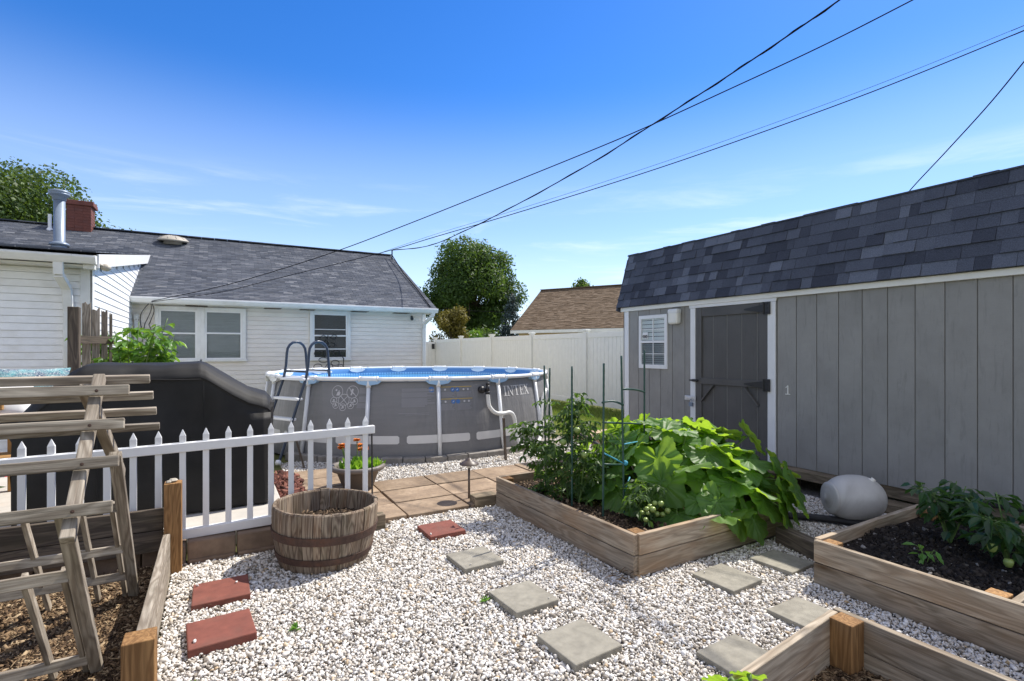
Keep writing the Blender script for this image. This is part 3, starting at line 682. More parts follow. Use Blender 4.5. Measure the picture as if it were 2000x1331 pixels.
# prints on the pool wall: (s metres along wall, z)
class Decal:
    def __init__(s): s.mb=MB();s.lift=.0
    def rad(s,th,z):
        ph=((th-PH0)%22.5)/22.5
        return PR-.035+math.sin(math.pi*ph)*.012*math.sin(math.pi*min(1,z/1.06))+.02*math.sin(math.pi*z/1.06)+.14*(1-z/1.06)+.0035+s.lift
    def P(s,th0,x,z):
        th=th0+math.degrees(x/PR);return cyl(th,z,s.rad(th,z))
    def poly(s,th0,pts,step=.0):
        s.mb.add([s.P(th0,*p) for p in pts],[tuple(range(len(pts)))]);s.lift=(s.lift+.0002)%.0016
    def rect(s,th0,x0,x1,z0,z1,n=None):
        n=n or max(1,int((x1-x0)/.06));g=[[s.P(th0,x0+(x1-x0)*i/n,z) for i in range(n+1)] for z in (z0,(z0+z1)/2,z1)];s.mb.grid(g);s.lift=(s.lift+.0002)%.0016
    def ring(s,th0,cx,cz,r,w,n=28):
        g=[[s.P(th0,cx+q*math.cos(2*math.pi*i/n),cz+q*math.sin(2*math.pi*i/n)) for i in range(n+1)] for q in (r-w,r)];s.mb.grid(g)
    def disc(s,th0,cx,cz,r,n=16): s.poly(th0,[(cx+r*math.cos(2*math.pi*i/n),cz+r*math.sin(2*math.pi*i/n)) for i in range(n)])
    def line(s,th0,a,b,w):
        dx,dz=b[0]-a[0],b[1]-a[1];L=math.hypot(dx,dz);nx,nz=-dz/L*w/2,dx/L*w/2
        s.poly(th0,[(a[0]-nx,a[1]-nz),(b[0]-nx,b[1]-nz),(b[0]+nx,b[1]+nz),(a[0]+nx,a[1]+nz)])
# white band with rounded gaps
D=Decal()
def band(a,b):
    n=40;top=.345;bot=.235;rows=[]
    for q in range(5):
        row=[]
        for i in range(n+1):
            th=a+(b-a)*i/n;e=min(i,n-i);z=bot+(top-bot)*q/4
            cut=0
            if e==0: z=bot+.02+(top-bot-.04)*q/4
            row.append(cyl(th,z,D.rad(th,z)))
        rows.append(row)
    D.mb.grid(rows)
for k in range(NP):
    band(legs[k]-10.1,legs[k]+10.1)
obj('printed_band',D.mb,m['band'],pool,fix=False)
# lettering I N T E X
D=Decal();th=-75.6;X=0;h0,h1=.815,.965;H_=h1-h0
def G_(th,x,pts): D.poly(th,[(x+a*H_,h0+b*H_) for a,b in pts])
def bar(x,a,b,c,d): D.rect(th,x+a*H_,x+b*H_,h0+c*H_,h0+d*H_,2)
sf=.055
def serif(x,a,b,z): bar(x,a,b,z,z+sf)
x=0
bar(x,.13,.29,0,1);serif(x,0,.42,0);serif(x,0,.42,1-sf);x+=.47*H_
bar(x,.12,.2,0,1);bar(x,.72,.8,0,1);G_(th,x,[(.1,1),(.3,1),(.8,0),(.68,0)]);serif(x,0,.32,0);serif(x,0,.24,1-sf);serif(x,.6,.92,1-sf);x+=.97*H_
bar(x,.36,.52,0,1);bar(x,0,.88,.93,1);serif(x,.24,.64,0);bar(x,0,.06,.74,1);bar(x,.82,.88,.74,1);x+=.93*H_
bar(x,.1,.26,0,1);bar(x,0,.72,.93,1);bar(x,0,.74,0,.07);bar(x,.2,.55,.47,.54);bar(x,.66,.72,.76,1);bar(x,.68,.74,0,.25);bar(x,.5,.55,.38,.63);x+=.78*H_
G_(th,x,[(.06,1),(.28,1),(.86,0),(.64,0)]);G_(th,x,[(.72,1),(.82,1),(.2,0),(.1,0)]);serif(x,0,.38,1-sf);serif(x,.58,.92,1-sf);serif(x,0,.34,0);serif(x,.54,.94,0)
obj('printed_lettering',D.mb,m['band'],pool,fix=False)
# safety pictograms
D=Decal();t0=-136.4
def P0(px,py): return ((px-244)/258*.60,.985-(py-105)/250*.31)
for cx,cy,r in ((285,152,42),(383,152,42),(333,240,40),(268,250,25),(398,250,25),(284,297,23),(378,297,23),(330,318,24)):
    a,b=P0(cx,cy);rr=r/258*.60*.88;D.ring(t0,a,b,rr,.007)
    if r==40: D.line(t0,(a-rr*.66,b-rr*.66),(a+rr*.66,b+rr*.66),.008);D.line(t0,(a-rr*.66,b+rr*.66),(a+rr*.66,b-rr*.66),.008)
    elif cx==383: D.line(t0,(a-rr*.66,b+rr*.66),(a+rr*.66,b-rr*.66),.008);D.disc(t0,a,b+rr*.35,rr*.16);D.line(t0,(a,b+rr*.2),(a-rr*.2,b-rr*.5),.02);D.line(t0,(a-.03,b+.02),(a+.03,b-.03),.012)
    elif cx==285: D.disc(t0,a-rr*.2,b+rr*.25,rr*.17);D.disc(t0,a+rr*.3,b+rr*.1,rr*.12);D.poly(t0,[(a-.01,b-.05),(a+.04,b-.05),(a+.05,b-.005),(a+.005,b)])
    else: D.disc(t0,a,b+rr*.2,rr*.25);D.line(t0,(a-rr*.5,b-rr*.3),(a+rr*.4,b-rr*.1),.012)
obj('printed_pictogram',D.mb,m['decal'],pool,fix=False)
D=Decal()
for i,y in enumerate(list(range(110,172,9))+list(range(203,262,9))+list(range(276,330,9))):
    a,b=P0(425 if y<265 else 415,y);c,_=P0(random.uniform(470,502),y);D.rect(t0,a,c,b-.0035,b+.0035)
obj('printed_small_text',D.mb,m['decal_dim'],pool,fix=False)
D=Decal();t1=-113.2
def P1(px,py): return ((px-727)/500*1.04,.985-(py-105)/262*.325)
for y in range(118,320,7):
    if 150<y<160 or 212<y<222: continue
    a,b=P1(740,y);c,_=P1(random.choice([905,930,952]) if y<300 else 890,y);D.rect(t1,a,c,b-.003,b+.003)
for y in list(range(165,214,8))+list(range(295,366,8)):
    for q0,q1 in ((972,1098),(1104,1215)):
        a,b=P1(q0,y);c,_=P1(q1-random.uniform(0,30),y);D.rect(t1,a,c,b-.003,b+.003)
for y in (383,399):
    a,b=P1(722 if y<390 else 765,y);c,_=P1(913,y);D.rect(t1,a,c,b-.003,b+.003)
obj('printed_small_text',D.mb,m['decal_dim'],pool,fix=False)
D=Decal()
a,b=P1(933,130);D.disc(t1,a,b,.04);obj('printed_blue_sign',D.mb,m['d_blue'],pool,fix=False)
for y in (136,268):
    D=Decal()
    for xx in (1078,1110): a,b=P1(xx,y);D.disc(t1,a,b,.03)
    obj('printed_blue_sign',D.mb,m['d_blue'],pool,fix=False)
D=Decal()
a,b=P1(930,132);D.poly(t1,[(a-.01,b-.02),(a+.02,b-.015),(a+.012,b+.02)])
for y in (136,268):
    for xx in (1078,1110): a,b=P1(xx,y);D.line(t1,(a-.012,b-.01),(a+.012,b+.01),.009)
    for xx in (990,1025,1155,1187): a,b=P1(xx,y);D.disc(t1,a,b,.014)
obj('printed_pictogram',D.mb,m['decal'],pool,fix=False)
D=Decal()
for y in (105,238):
    a,b=P1(975,y);c,_=P1(1215,y);D.rect(t1,a,c,b-.005,b+.005)
obj('printed_gold_line',D.mb,m['d_gold'],pool,fix=False)
# inlet valve
v=MB();a0=-85.4;v.tube([cyl(a0,.93,PR-.02),cyl(a0,.93,PR+.10)],.03,12);v.tube([cyl(a0+1.2,.90,PR+.10),cyl(a0+1.2,1.0,PR+.10)],.028,12);v.tube([cyl(a0+1.2,1.0,PR+.10),cyl(a0+1.2,1.035,PR+.10)],.028,10);v.tube([cyl(a0,.93,PR-.02),cyl(a0,.93,PR+.045)],.05,14);v.tube([cyl(a0+1.2,.87,PR+.10),cyl(a0+1.2,.91,PR+.1)],.034,12)
obj('valve',v,m['dark'],pool,smooth=True)
h=MB();path=smooth_path([cyl(-84.2,.90,PR+.1),cyl(-84,.80,PR+.1),cyl(-83.6,.69,PR+.11),cyl(-81.5,.60,PR+.12),cyl(-78.5,.575,PR+.12),cyl(-75.2,.58,PR+.13),cyl(-73.6,.50,PR+.14),cyl(-72.8,.3,PR+.15),cyl(-72.2,.1,PR+.2),cyl(-70,.06,PR+.25)],8)
h.tube(path,[.027*(1+.07*(i%2)) for i in range(len(path))],10)
tag(obj('pool_hose',h,m['hose'],smooth=True),'white hose bending down from the black pool valve to a wooden stake','hose')
h=MB();path=smooth_path([cyl(-71,.07,PR+.2),cyl(-66,.06,PR+.22),cyl(-60,.1,PR+.18),cyl(-56.5,.3,PR+.12),cyl(-54.5,.55,PR+.10),cyl(-52,.75,PR+.10),cyl(-49,.85,PR+.1)],8)
h.tube(path,[.028*(1+.07*(i%2)) for i in range(len(path))],10)
tag(obj('pool_hose',h,m['hose'],smooth=True),'white hose curving up the right end of the pool behind the tomato leaves','hose')
h=MB();h.beam((3.40,6.17,-.05),(3.38,6.20,.575),.03,.03,(1,0,0));tag(obj('wooden_stake',h,m['dark_wood'],bevel=.003),'thin brown wooden stake holding the white hose in front of the pool','stake')
# edging blocks at pool foot
i=0;a=-150.5
proto=None
for k in range(15):
    b=MB();w_=6.45;P=[]
    r0,r1=PR+.12,PR+.235;hh=.075+random.uniform(-.008,.008);tw=random.uniform(-.01,.01)
    vs=[cyl(a+(0.12 if q==0 else w_-.12),z,r+tw) for z in (-.03,hh) for r in (r0,r1) for q in (0,1)]
    b.add(vs,[(0,1,3,2),(4,6,7,5),(0,4,5,1),(2,3,7,6),(0,2,6,4),(1,5,7,3)],[(p.x*1.3,p.y*1.3,p.z+k) for p in vs])
    o=obj('edging_block',b,m['edge'],bevel=.01)
    tag(o,f'grey edging block at the foot of the pool, {ORD[k]} of its row from the left','edging block','edging blocks round the pool foot')
    a+=w_
# ladder
lad=thing('pool_ladder','navy tube pool ladder with white steps hooked over the pool rim','ladder',(.7,7.6,0))
n_=V(-.883,-.469,0);t_=V(-.469,.883,0)
b0=V(1.06,7.62,0)
for s in (0,.5):
    o_=b0+t_*s
    pts=[o_+n_*.42+V(0,0,.0),o_+n_*.40+V(0,0,.05),o_+n_*.0+V(0,0,1.12)]
    top=[];
    c=o_-n_*.20;rx=.155
    for k in range(9):
        an=math.pi*(1-k/8);top.append(c+(-n_)*(rx*math.cos(an))+V(0,0,1.46+.16*math.sin(an)))
    pts+=[o_-n_*.03+V(0,0,1.28)]+top+[o_-n_*.38+V(0,0,1.2),o_-n_*.42+V(0,0,.3)]
    l=MB();l.tube(pts,.019,10);obj('rail_tube',l,m['navy'],lad,smooth=True)
for z in (1.095,.83,.565,.30):
    f=.42*(1-z/1.12);c0=b0+n_*(f)+V(0,0,z)
    l=MB();l.beam(c0+t_*-.015,c0+t_*.515,.10,.035);obj('step',l,m['plas_white'],lad,bevel=.008)
l=MB();l.tube([b0-n_*.02+V(0,0,1.2),b0-n_*.02+t_*.5+V(0,0,1.2)],.016,8);l.tube([b0-n_*.38+V(0,0,1.2),b0-n_*.38+t_*.5+V(0,0,1.2)],.016,8);obj('cross_bar',l,m['navy'],lad,smooth=True)
l=MB();l.beam(b0-n_*.40+t_*.02+V(0,0,1.18),b0-n_*.40+t_*.48+V(0,0,1.18),.1,.03);obj('platform',l,m['plas_white'],lad,bevel=.006)
for s in (0,.5):
    l=MB();l.lathe([(.0,.0),(.035,.0),(.04,.03),(.025,.06),(0,.062)],b0+t_*s+n_*.42,12);obj('foot_cap',l,m['plas_white'],lad,smooth=True)
l=MB();l.beam((.967,7.03,-.04),(.85,7.08,.42),.045,.02,(1,0,0));tag(obj('leaning_slat',l,m['dark_wood']),'dark slat leaning beside the pool ladder behind the picket fence','slat')
# ================================================================== walkway slabs
rows=[(4.485,4.905,'front'),(4.915,5.365,'middle'),(5.375,5.81,'back')]
for (ya,yb,rn) in rows:
    for k in range(6):
        xa=.865+.6125*k;
        if rn=='front' and k>3: continue
        s=MB();dx=random.uniform(-.006,.006);dz=random.uniform(-.004,.004)
        s.box(xa+.008+dx,xa+.6125-.008+dx,ya+.006,yb-.006,-.03,.03+dz)
        tag(obj('paving_slab',s,m['slab'],bevel=.006),f'tan stone slab in the {rn} row of the walkway before the pool, {ORD[k]} from the left','paving slab','tan walkway slabs')
for k,(xa,xb,ya,yb) in enumerate([(.78,1.30,5.83,6.27),(.78,1.30,6.285,6.74)]):
    s=MB();s.box(xa,xb,ya,yb,-.03,.032);tag(obj('paving_slab',s,m['slab'],bevel=.006),['tan stone slab beside the red mulch strip, nearer the flower pot','tan stone slab beside the red mulch strip, nearer the pool ladder'][k],'paving slab','tan walkway slabs')
# ================================================================== stepping stones
def paver(x,y,rot,top,mat,name,label,group,sz=.305):
    s=MB();s.box(-sz/2,sz/2,-sz/2,sz/2,-.05,0)
    o=obj(name,s,mat,bevel=.006,base=False);o.location=(x,y,top);o.rotation_euler=(random.uniform(-.015,.015),random.uniform(-.015,.015),R(rot));tag(o,label,'stepping stone',group);return o
G1='red stepping stones';G2='grey stepping stones'
paver(1.60,4.01,1,.038,m['red_paver'],'stepping_stone','red square stepping stone in front of the tan walkway',G1)
paver(.02,3.65,0,.036,m['red_paver'],'stepping_stone','red stepping stone half in the barrel shadow on white gravel',G1)
paver(.015,3.13,4,.042,m['red_paver'],'stepping_stone','sunlit red stepping stone with one white pebble on it',G1)
paver(.04,2.35,3,.04,m['red_paver'],'stepping_stone','red stepping stone cut off by the bottom edge of the view',G1)
paver(1.585,3.335,2,.035,m['gr_paver'],'stepping_stone','grey stepping stone next to the red one beside the planted bed',G2)
paver(1.59,2.67,4,.035,m['gr_paver'],'stepping_stone','grey stepping stone left of the front corner of the tomato bed',G2)
paver(1.59,2.12,4,.035,m['gr_paver'],'stepping_stone','grey stepping stone nearest the bottom centre of the gravel',G2)
paver(2.885,2.255,3,.028,m['gr_paver'],'stepping_stone','grey stepping stone partly shaded below the squash leaves, before the bed front',G2)
paver(3.45,2.24,4,.025,m['gr_paver'],'stepping_stone','grey stepping stone in deep leaf shade beside the right raised bed',G2)
paver(2.87,1.71,1,.028,m['gr_paver'],'stepping_stone','grey stepping stone touching the far corner of the nearest raised bed',G2)
paver(2.19,1.62,2,.028,m['gr_paver'],'stepping_stone','grey stepping stone along the left board of the nearest raised bed',G2)
# ================================================================== raised beds
def board(mb_parent,p,q,th,z0,z1,mat,name='board',label=None):
    mb=MB();p=Vector((*p,(z0+z1)/2));q=Vector((*q,(z0+z1)/2));mb.beam(p,q,th,z1-z0);o=obj(name,mb,mat,mb_parent,bevel=.004)
    if label:o['label']=label
    return o
def cpost(par,x,y,z0,z1,s,mat): 
    mb=MB();mb.box(x-s/2,x+s/2,y-s/2,y+s/2,z0,z1);return obj('corner_post',mb,mat,par,bevel=.004)
W1,W2=m['bed_wood'],m['bed_wood2']
bc=thing('raised_bed','two board pine raised bed holding the tomatoes and the big leaved squash','raised bed',(3.1,3.5,0))
for i,(a,b) in enumerate(((0,.138),(.143,.28))):
    e=.004*i
    board(bc,(2.40,2.58),(2.345,4.42),.036,a,b,W1);board(bc,(2.42+e,2.585),(4.05,2.63),.036,a,b,W1)
    board(bc,(3.165+.0,2.66),(3.10,4.39),.036,a,b,W1,'divider_board');board(bc,(2.37,4.43),(4.0,4.44),.036,a,b,W1);board(bc,(4.06,2.66),(4.02,4.40),.036,a,b,W1)
for x,y in ((2.475,2.66),(2.42,4.36),(3.10,4.34),(3.98,2.70)): cpost(bc,x,y,0,.275,.089,m['post_wood'])
b2=thing('raised_bed','long pine raised bed on the right with dark soil and pepper plants','raised bed',(4.1,1.0,0))
for i,(a,b) in enumerate(((0,.138),(.143,.28))):
    board(b2,(3.35,1.95),(3.375,-.6),.038,a,b,W2);board(b2,(3.38,1.955),(4.83,1.985),.038,a,b,W2);board(b2,(4.84,1.95),(4.86,-.6),.038,a,b,W2)
    board(b2,(3.40,1.0),(4.82,1.03),.036,a,b-.01,W2,'divider_board')
for x,y in ((3.425,1.885),(3.44,1.075),(4.77,1.9)): cpost(b2,x,y,0,.272,.089,m['post_wood'])
b3=thing('raised_bed','nearest raised bed at the lower right edge with honey coloured corner post','raised bed',(2.1,.6,0))
for i,(a,b) in enumerate(((0,.138),(.14,.28))):
    board(b3,(2.515,1.375),(1.60,1.262),.036,a,b,W2);board(b3,(2.545,1.39),(2.565,-.3),.038,a,b,W2)
cpost(b3,2.475,1.30,-.02,.283,.10,m['post_wood']).rotation_euler=(0,0,0)
bl=thing('raised_bed','weathered raised bed on the left under the wooden trellis','raised bed',(-1.2,3.4,0))
board(bl,(-.29,2.74),(-.295,4.14),.04,-.02,.275,m['grey_wood'],label='pale weathered side board of the left bed')
board(bl,(-.32,4.245),(-2.6,4.245),.038,.285,.425,m['dark_wood']);board(bl,(-.32,4.245),(-2.6,4.245),.036,.14,.28,m['dark_wood'])
cpost(bl,-.262,4.20,-.03,.605,.10,m['post_wood']);cpost(bl,-.285,2.67,-.05,.30,.115,m['post_wood'])
s=MB();s.lathe([(0,-.012),(.02,-.008),(.03,0),(.02,.01),(0,.012)],(-.262,4.20,.617),7);s.lathe([(0,-.01),(.014,-.006),(.02,0),(.014,.008),(0,.01)],(-.285,4.18,.612),6)
tag(obj('stone',s,m['domev']),'small tan stones lying on top of the honey coloured post','stone')
# edging under the picket fence
xs=[-2.1,-1.55,-1.0,-.45,-.19,.12,.43,.74]
for k in range(len(xs)-1):
    s=MB();s.box(xs[k]+.004,xs[k+1]-.004,4.29+random.uniform(-.004,.004),4.44,-.02,.155 if k>3 else .135);s.box(xs[k]+.01,xs[k+1]-.01,4.27,4.30,-.02,.03)
    lab=f'brown stone edging block under the white picket fence, {ORD[k]} from the left'
    tag(obj('edging_stone',s,m['brick_b'],bevel=.012),lab,'edging block','edging blocks under the picket fence')
s=MB();s.box(.76,1.24,4.36,4.46,-.02,.105);tag(obj('timber_edge',s,m['timber'],bevel=.006),'short timber edge right of the barrel at the walkway corner','timber')
s=MB();s.box(2.13,2.37,4.46,4.60,-.02,.10);tag(obj('timber_edge',s,m['timber'],bevel=.006),'short timber block between the path lamp and the tomato bed','timber')
s=MB();s.beam((3.83,2.50,.055),(3.70,2.02,.055),.10,.14);s2=obj('timber_edge',s,m['dark_wood'],bevel=.006);tag(s2,'dark timber edge running from the squash bed to the right raised bed','timber')
# ================================================================== picket fence
pf=thing('picket_fence','low white vinyl picket fence running behind the barrel','fence',(-.6,4.38,.17))
FY=4.38
def fz(x): return .02*(x-.3)
for k in range(-14,8):
    x=.0725+.1432*(k-.02);w=.0335/2*1.18
    p=MB();zt=.945+fz(x)*.6;zb=.19
    p.box(x-w,x+w,FY-.012,FY+.012,zb,zt-.05);
    p.add([(x-w,FY-.012,zt-.05),(x+w,FY-.012,zt-.05),(x+w,FY+.012,zt-.05),(x-w,FY+.012,zt-.05),(x,FY-.0,zt)],[(0,1,4),(1,2,4),(2,3,4),(3,0,4)])
    obj('picket',p,m['wh_pvc'],pf,bevel=.002)
for z0,z1 in ((.785,.850),(.165,.232)):
    p=MB();p.prism([(-2.1,FY-.026,z0+fz(-2.1)),(1.148,FY-.026,z0+fz(1.148)),(1.148,FY-.026,z1+fz(1.148)),(-2.1,FY-.026,z1+fz(-2.1))],(0,.052,0));obj('rail',p,m['wh_pvc'],pf,bevel=.005)
p=MB();p.tube([(1.145,4.43,.1),(1.14,4.43,.79)],.007,6);tag(obj('garden_rod',p,m['dark']),'thin dark metal rod standing at the right end of the picket fence','rod')
# ================================================================== white privacy fence
wf_=thing('privacy_fence','tall white vinyl privacy fence behind the pool and shed','fence',(8.7,14,0))
py=[5.6,8.45,11.27,14.07,16.85,19.6,22.5]
for a,b in zip(py,py[1:]):
    p=MB();y=a+.06
    while y<b-.07:
        y2=min(y+.152,b-.06);p.box(8.685,8.715,y+.004,y2-.004,.03,1.86);y=y2
    p.box(8.692,8.708,a,b,.03,1.86);p.box(8.672,8.728,a+.05,b-.05,1.83,1.97);p.box(8.672,8.728,a+.05,b-.05,.03,.17)
    obj('panel',p,m['wh_fence'],wf_,bevel=.003)
for k,y in enumerate(py):
    p=MB();p.box(8.635,8.765,y-.065,y+.065,-.02,2.02);o=obj('post',p,m['wh_fence'],wf_,bevel=.006)
    c=MB();c.box(8.61,8.79,y-.09,y+.09,2.015,2.045);c.prism([(8.63,y-.07,2.045),(8.77,y-.07,2.045),(8.77,y+.07,2.045),(8.63,y+.07,2.045)],(0,0,.02))
    if y>16: c.add([(8.60,y-.10,2.08),(8.80,y-.10,2.08),(8.80,y+.10,2.08),(8.60,y+.10,2.08),(8.64,y-.06,2.0),(8.76,y-.06,2.0),(8.76,y+.06,2.0),(8.64,y+.06,2.0)],[(0,1,2,3),(0,1,5,4),(1,2,6,5),(2,3,7,6),(3,0,4,7)])
    obj('post_cap',c,m['wh_fence'],o,bevel=.004)
gt=thing('fence_gate','narrow white vinyl gate with dark latch beside the house corner','gate',(8.0,22.4,0))
p=MB();x=7.1
while x<8.5: p.box(x+.004,x+.148,22.385,22.415,.06,1.75);p.box(x,x+.152,22.392,22.408,.06,1.75);x+=.152
obj('panel',p,m['wh_fence'],gt);p=MB();p.box(7.1,8.6,22.37,22.43,1.75,1.87);obj('rail',p,m['wh_fence'],gt)
p=MB();p.box(8.48,8.60,22.33,22.37,1.55,1.78);obj('latch',p,m['dark'],gt)
# ================================================================== barrel planter
bp=thing('barrel_planter','half whiskey barrel planter of grey oak staves with rusty hoops','planter',(.675,3.95,0))
BC=V(.675,3.955,0);nst=30
def br(z): 
    t=z/.40;return .305+.058*math.sin(t*1.75)*1.0
tilt=Matrix.Rotation(R(2.2),3,V(.3,1,0).normalized())
def bpnt(a,z,r): 
    p=V(r*math.cos(a),r*math.sin(a),z);return BC+tilt@p
a=0
ws=[random.choice([.7,.85,1,1,1.2,1.35]) for _ in range(nst)];tot=sum(ws)
for k in range(nst):
    da=2*math.pi*ws[k]/tot;st=MB();g=.012;zt=.405+random.uniform(-.004,.004);P=[];U=[];rr=random.uniform(-.003,.003);r1=random.uniform(0,40)
    for q in range(5):
        aa=a+g*.5+(da-g)*q/4;row=[]
        for z,off in ((0,0),(.08,0),(.16,0),(.24,0),(.32,0),(.395,0),(zt,-.006),(zt,-.024),(.39,-.03),(.2,-.03)):
            row.append(bpnt(aa,z,br(z)+off+rr));U.append((z+r1,aa*.34+r1,off))
        P.append(row)
    st.grid(P,random.random(),U);st.add(P[0],[tuple(range(10))],U[:10]);st.add(P[-1],[tuple(range(10))],U[-10:])
    o=obj('stave',st,m['barrel'],bp,bevel=.003)
    a+=da
for za,zb in ((.20,.255),(.055,.10)):
    h=MB();P=[]
    for z,o_ in ((za,0),(za,.0075),(zb,.0075),(zb,0)): P.append([bpnt(2*math.pi*k/64,z,br(z)+o_+.002) for k in range(65)])
    h.grid(P,.5,[(p.x*2,p.y*2,p.z*2) for r in P for p in r]);obj('hoop',h,m['rust'],bp,smooth=False,fix=False)
s=MB();s.add([bpnt(0,.235,0)]+[bpnt(2*math.pi*k/40,.233,br(.235)-.028) for k in range(40)],[(0,1+k,1+(k+1)%40) for k in range(40)]);obj('soil',s,m['mulchbase'],bp,fix=False)
# ================================================================== trellis
tr=thing('garden_trellis','weathered grey wooden A frame trellis of slats and lattice','trellis',(-.9,3.0,.05))
TX=-.43;GW=m['grey_wood'];XL=-2.05
apex=(2.72,1.36);nb=(2.235,.90);fb=(3.585,.845)
def yz(a,b,t): return (a[0]+(b[0]-a[0])*t,a[1]+(b[1]-a[1])*t)
for x in (TX,XL+.25):
    l=MB();a=yz(apex,nb,-.06);b=yz(apex,nb,1.06);l.beam((x,a[0],a[1]),(x,b[0],b[1]),.040,.040,(1,0,0));obj('leg',l,GW,tr,bevel=.004)
    l=MB();a=yz(apex,fb,.0);b=yz(apex,fb,1.02);l.beam((x-.042,a[0],a[1]-.02),(x-.042,b[0],b[1]-.02),.05,.045,(1,0,0));obj('leg',l,GW,tr,bevel=.004)
for t in (.12,.385,.65,.935):
    p=yz(apex,nb,t);n=V(0,nb[1]-apex[1],-(nb[0]-apex[0])).normalized()
    l=MB();y,z=p[0]-.045*.69,p[1]+.045*.72;l.beam((TX+.115,y,z),(XL,y,z),.022,.041,(0,.69,-.72) if False else (0,.25,1));s_=obj('slat',l,GW,tr,bevel=.003)
    sc_=MB();sc_.lathe([(0,.0),(.006,.001),(.006,.003),(0,.004)],(TX+.01,y-.012,z),8,axis=(0,-1,.2));obj('screw',sc_,m['rust'],s_)
for y,z in ((2.30,1.333),(2.43,1.25),(2.61,1.163),(2.81,1.068)):
    # far side slats follow the slope of the far legs
    t=(1.36-z)/(1.36-.845)
    p=yz(apex,fb,t);yy,zz=p[0]+.02,p[1]+.04
    l=MB();l.beam((TX+.17,yy,zz),(XL,yy,zz),.022,.036,(0,-.3,1));obj('slat',l,GW,tr,bevel=.003)
# near lattice
def latt(y0,z0,y1,z1,rails,verts,xr,legw,nm,thick=.03):
    def q(t): return (y0+(y1-y0)*t,z0+(z1-z0)*t)
    l=MB();l.beam((xr,y0,z0),(xr,y1,z1),.036,legw,(1,0,0));obj('lattice_leg',l,GW,tr,bevel=.004)
    for t in rails:
        y,z=q(t);l=MB();l.beam((xr-.02,y,z),(XL,y,z),thick,.045,(0,.2,1));obj('lattice_rail',l,GW,tr,bevel=.003)
    for x in verts:
        a=q(rails[0]-.02);b=q(1.0);l=MB();l.beam((x,a[0]+.024,a[1]),(x,b[0]+.024,b[1]),.042,.02,(1,0,0));obj('lattice_upright',l,GW,tr,bevel=.003)
latt(2.36,.945,2.99,.03,[.34,.88],[-.515,-.63,-.86,-1.1],-.475,.045,'near')
latt(3.12,1.0,3.78,.05,[.33,.62,.83],[-.475,-.60,-.82,-1.05,-1.3],TX,.05,'far')
# ================================================================== loose stones and chips
CA=R(29.53)
def in_view(x,y,z=0,mg=1.13):
    X=x*math.cos(CA)-y*math.sin(CA);Z=x*math.sin(CA)+y*math.cos(CA)
    u=X/Z*1015/1000;w=(1.5-z)/Z*1015
    return (Z>.8)&(np.abs(u)<mg+.15/np.maximum(Z,.5))&(w<760)
def ico():
    bm=bmesh.new();bmesh.ops.create_icosphere(bm,subdivisions=2,radius=1)
    v=np.array([p.co[:] for p in bm.verts]);f=np.array([[q.index for q in p.verts] for p in bm.faces]);bm.free()
    bm=bmesh.new();bmesh.ops.create_icosphere(bm,subdivisions=1,radius=1)
    v1=np.array([p.co[:] for p in bm.verts]);f1=np.array([[q.index for q in p.verts] for p in bm.faces]);bm.free()
    return v,f,v1,f1
IV,IF,IV1,IF1=ico()
def rotm(n,flat=1.0):
    q=RNG.normal(size=(n,4));q[:,1:3]*=flat;q/=np.linalg.norm(q,axis=1)[:,None];w,x,y,z=q.T
    return np.stack([np.stack([1-2*(y*y+z*z),2*(x*y-z*w),2*(x*z+y*w)],1),np.stack([2*(x*y+z*w),1-2*(x*x+z*z),2*(y*z-x*w)],1),np.stack([2*(x*z-y*w),2*(y*z+x*w),1-2*(x*x+y*y)],1)],1)
def scatter(name,pos,size,shape,mat,label=None,flat=.35,templates=14,rough=.16,val=None,smooth=False,tv=None,tf=None,cut=True):
    tv=IV1 if tv is None else tv;tf=IF1 if tf is None else tf
    n=len(pos);T=[]
    for _ in range(templates):
        t=tv.copy()
        if cut:
            for _ in range(10):   # knock flat facets off the pebble
                d=RNG.normal(size=3);d/=np.linalg.norm(d);h=RNG.uniform(.45,.8);k=t@d;ov=np.maximum(k-h,0);t=t-ov[:,None]*d
        t+=RNG.normal(size=t.shape)*rough*.3;T.append(t)
    T=np.array(T);idx=RNG.integers(0,templates,n)
    P=T[idx]*(np.asarray(shape)[None,None,:]*RNG.uniform(.75,1.25,(n,1,3)))*size[:,None,None]
    P=np.einsum('nij,nkj->nki',rotm(n,flat),P);loc=P+RNG.uniform(0,30,(n,1,3));P=P+pos[:,None,:]
    k=tv.shape[0];F=tf[None]+(np.arange(n)*k)[:,None,None]
    vv=np.repeat(RNG.random(n) if val is None else val,k)
    me=mesh_np(name,P.reshape(-1,3),F.reshape(-1,3),loc.reshape(-1,3),vv,3)
    return finish(me,name,mat,None,smooth,0,'stuff')
def jgrid(x0,x1,y0,y1,s):
    nx=int((x1-x0)/s);ny=int((y1-y0)/s);g=np.stack(np.meshgrid(np.arange(nx),np.arange(ny)),-1).reshape(-1,2).astype(float)
    g+=RNG.uniform(-.55,.55,g.shape);return np.array([x0,y0])+g*s
def notin(p,rects):
    k=np.ones(len(p),bool)
    for a,b,c,d in rects: k&=~((p[:,0]>a)&(p[:,0]<b)&(p[:,1]>c)&(p[:,1]<d))
    return k
PV=[(1.6,4.01),(.02,3.65),(.015,3.13),(.04,2.35),(1.585,3.335),(1.59,2.67),(1.59,2.12),(2.885,2.255),(3.45,2.24),(2.87,1.71),(2.19,1.62)]
